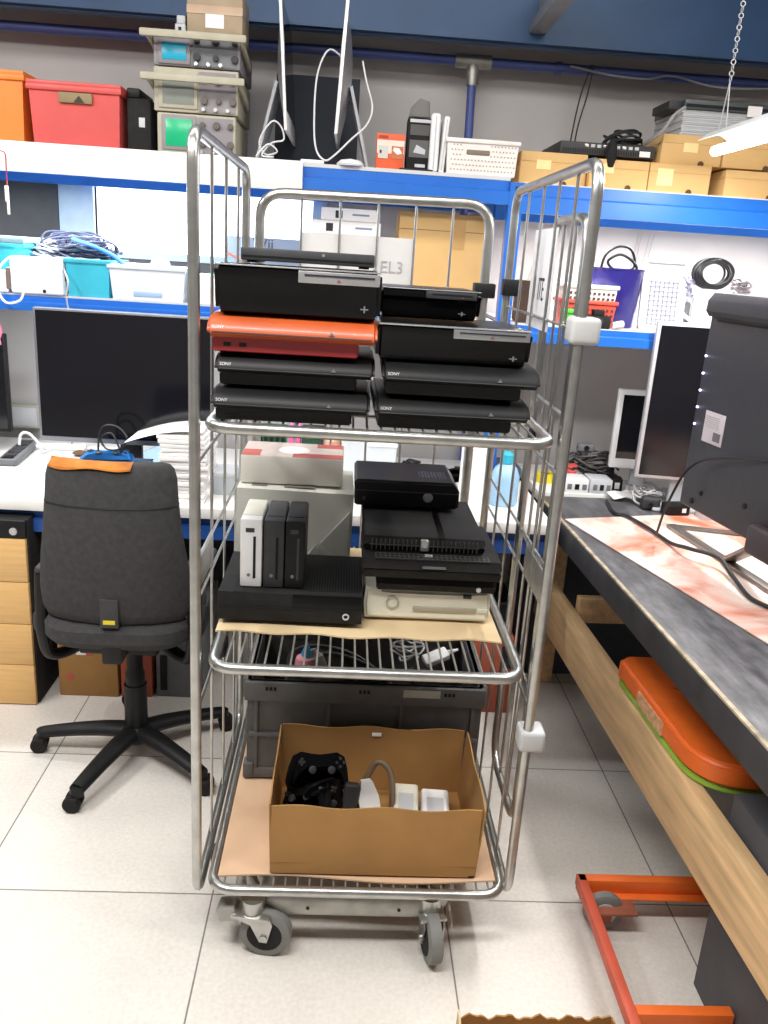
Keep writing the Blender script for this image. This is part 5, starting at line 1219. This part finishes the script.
# orange slab under the bench
ob = thing('tool_case', 'long orange rounded slab with green underside under the black bench', 'tool case', (1.005, 1.82, .4755))
pts = fillet([(-.19, .29, 0), (-.165, -.245, 0), (.30, -.245, 0), (.30, -.18, 0), (.07, -.10, 0), (.0, .31, 0), (-.16, .31, 0)], .13, True, 8)
o2 = [(p.x, p.y) for p in pts]
MB().prism(o2, 'z', .014, .075, .012, 3).build('shell', ORANGE, ob)
MB().prism([(x * .975 - .002, y * .965) for x, y in o2], 'z', 0, .016, .003).build('underside', GREENP, ob)
MB().prism([(-.1795, -.03), (-.1865, .13), (-.181, .13), (-.174, -.03)], 'z', .022, .058).build('print_strip', mat('print_beige', (206, 160, 120), .7, 0, .3, 60), ob)
MB().tube(smoothp([(-.10, .12, .0765), (-.05, .10, .0768), (0.0, .12, .0765), (.04, .13, .076)]), .0012, 5).build('scratch', mat('scratch_brown', (150, 60, 20), .7), ob)
# orange wheeled frame
of = thing('wheeled_frame', 'orange steel frame with a castor on the floor under the bench', 'frame', (.9, 1.55, 0))
m = MB().box(.655, 1.35, 1.72, 1.745, .075, .115, .002).box(.655, 1.35, 1.70, 1.745, .072, .078, .002)
m.build('cross_bar', ORANGE, of, True)
MB().box(.652, .676, 1.30, 1.745, .085, .115, .002).build('side_rail', mat('faded_orange', (196, 84, 60), .5, 0, .12, 12), of, True)
MB().box(.676, .884, 1.33, 1.355, .03, .115, .002).build('cross_bar', ORANGE, of, True)
cw = MB().lathe([(.02, -.014), (.04, -.014), (.05, -.010), (.052, 0), (.05, .010), (.04, .014), (.02, .014)], 28, (.715, 1.69, .052), 'y').build('wheel', RUBBER, of, True)
MB().cyl((.715, 1.674, .052), (.715, 1.706, .052), .03, n=20).build('wheel_hub', LGREY, cw, True)
MB().box(.69, .79, 1.65, 1.72, .068, .076, .002).box(.70, .73, 1.666, 1.672, .03, .072).build('castor_plate', mat('rust_plate', (150, 84, 62), .7, 0, .2), of, True)
# dark cabinet under the near bench end
dc = thing('floor_cabinet', 'dark grey cabinet standing on the floor under the near end of the bench', 'cabinet', (1.2, 1.15, 0))
MB().box(.889, 1.50, .95, 1.52, .0, .53, .004).build('carcass', mat('cabinet_dark', (74, 74, 78), .7, 0, .06, 30), dc, True)
MB().box(.894, 1.495, .938, .95, .02, .525, .003).build('front_door', mat('cabinet_door', (84, 84, 88), .6), dc, True)
# cardboard scrap at the bottom edge
q = thing('cardboard_box', 'torn brown cardboard box at the bottom picture edge in front of the trolley', 'box', (.46, 1.22, 0))
def torn(seed, a0, a1, fx, axis, h):
    def fn(u, v):
        a = a0 + (a1 - a0) * u
        z = v * (h + .005 * math.sin(a * 90 + seed) + .004 * math.sin(a * 210))
        return Vector((a, fx, z)) if axis == 'x' else Vector((fx, a, z))
    return MB().sheet(fn, 40, 3, .004)
torn(1, -.165, .165, .115, 'x', .10).build('back_wall', CARDD, q); torn(2, -.165, .165, -.115, 'x', .10).build('front_wall', CARDD, q)
torn(3, -.115, .115, -.165, 'y', .115).build('side_wall', CARDL, q); torn(4, -.115, .115, .165, 'y', .10).build('side_wall', CARDD, q)
MB().box(-.165, .165, -.115, .115, 0, .004).build('bottom', CARDD, q)

# ================================================================== LIGHT + CAMERA
def area(name, loc, sx, sy, power, col=(1, .98, .95), rot=(0, 0, 0)):
    l = bpy.data.lights.new(name, 'AREA'); l.shape = 'RECTANGLE'; l.size = sx; l.size_y = sy; l.energy = power; l.color = col
    o = bpy.data.objects.new(name, l); C.objects.link(o); o.location = loc; o.rotation_euler = rot
    return o
area('ceiling_tube', (-.5, .7, 2.75), 1.4, .25, 46)
area('ceiling_tube', (1.4, .9, 2.7), 1.2, .25, 22)
area('ceiling_tube', (-1.7, 1.7, 2.6), .3, 1.3, 34)
area('pendant_tube', (1.155, 2.35, 1.965), .06, .85, 14)
area('shelf_tube', (1.3, 3.25, 1.76), 1.3, .05, 14)
area('ceiling_tube', (.1, 1.9, 2.9), 2.6, .2, 20, (1, .98, .95), (R(35), 0, 0))  # unseen tube, slanted at the back wall to brighten its upper part
area('shelf_tube', (-1.15, 3.08, 1.78), 1.2, .05, 14, (.93, .97, 1))
area('shelf_tube', (-.9, 3.2, 1.33), 1.2, .05, 5, (.95, .98, 1))
wd = bpy.data.worlds.new('World'); bpy.context.scene.world = wd; wd.use_nodes = True
wd.node_tree.nodes['Background'].inputs[0].default_value = (.62, .66, .72, 1); wd.node_tree.nodes['Background'].inputs[1].default_value = .3

cam = bpy.data.cameras.new('camera'); co = bpy.data.objects.new('camera', cam); C.objects.link(co)
cam.sensor_fit = 'VERTICAL'; cam.sensor_height = 36; cam.lens = 36 * 830 / 1024; cam.clip_start = .02
P_, R_, Y_ = R(17.1), R(3.7), R(3.2)
f = Vector((math.sin(Y_) * math.cos(P_), math.cos(Y_) * math.cos(P_), -math.sin(P_)))
r0 = Vector((math.cos(Y_), -math.sin(Y_), 0)); u0 = r0.cross(f)
r = math.cos(R_) * r0 + math.sin(R_) * u0; u = -math.sin(R_) * r0 + math.cos(R_) * u0
M = Matrix((r, u, -f)).transposed().to_4x4(); M.translation = (0, 0, 1.6)
co.matrix_world = M
sc_ = bpy.context.scene; sc_.camera = co
sc_.view_settings.view_transform = 'Standard'; sc_.view_settings.look = 'None'; sc_.view_settings.gamma = 1
sc_.view_settings.use_curve_mapping = False; sc_.view_settings.exposure = 0.33
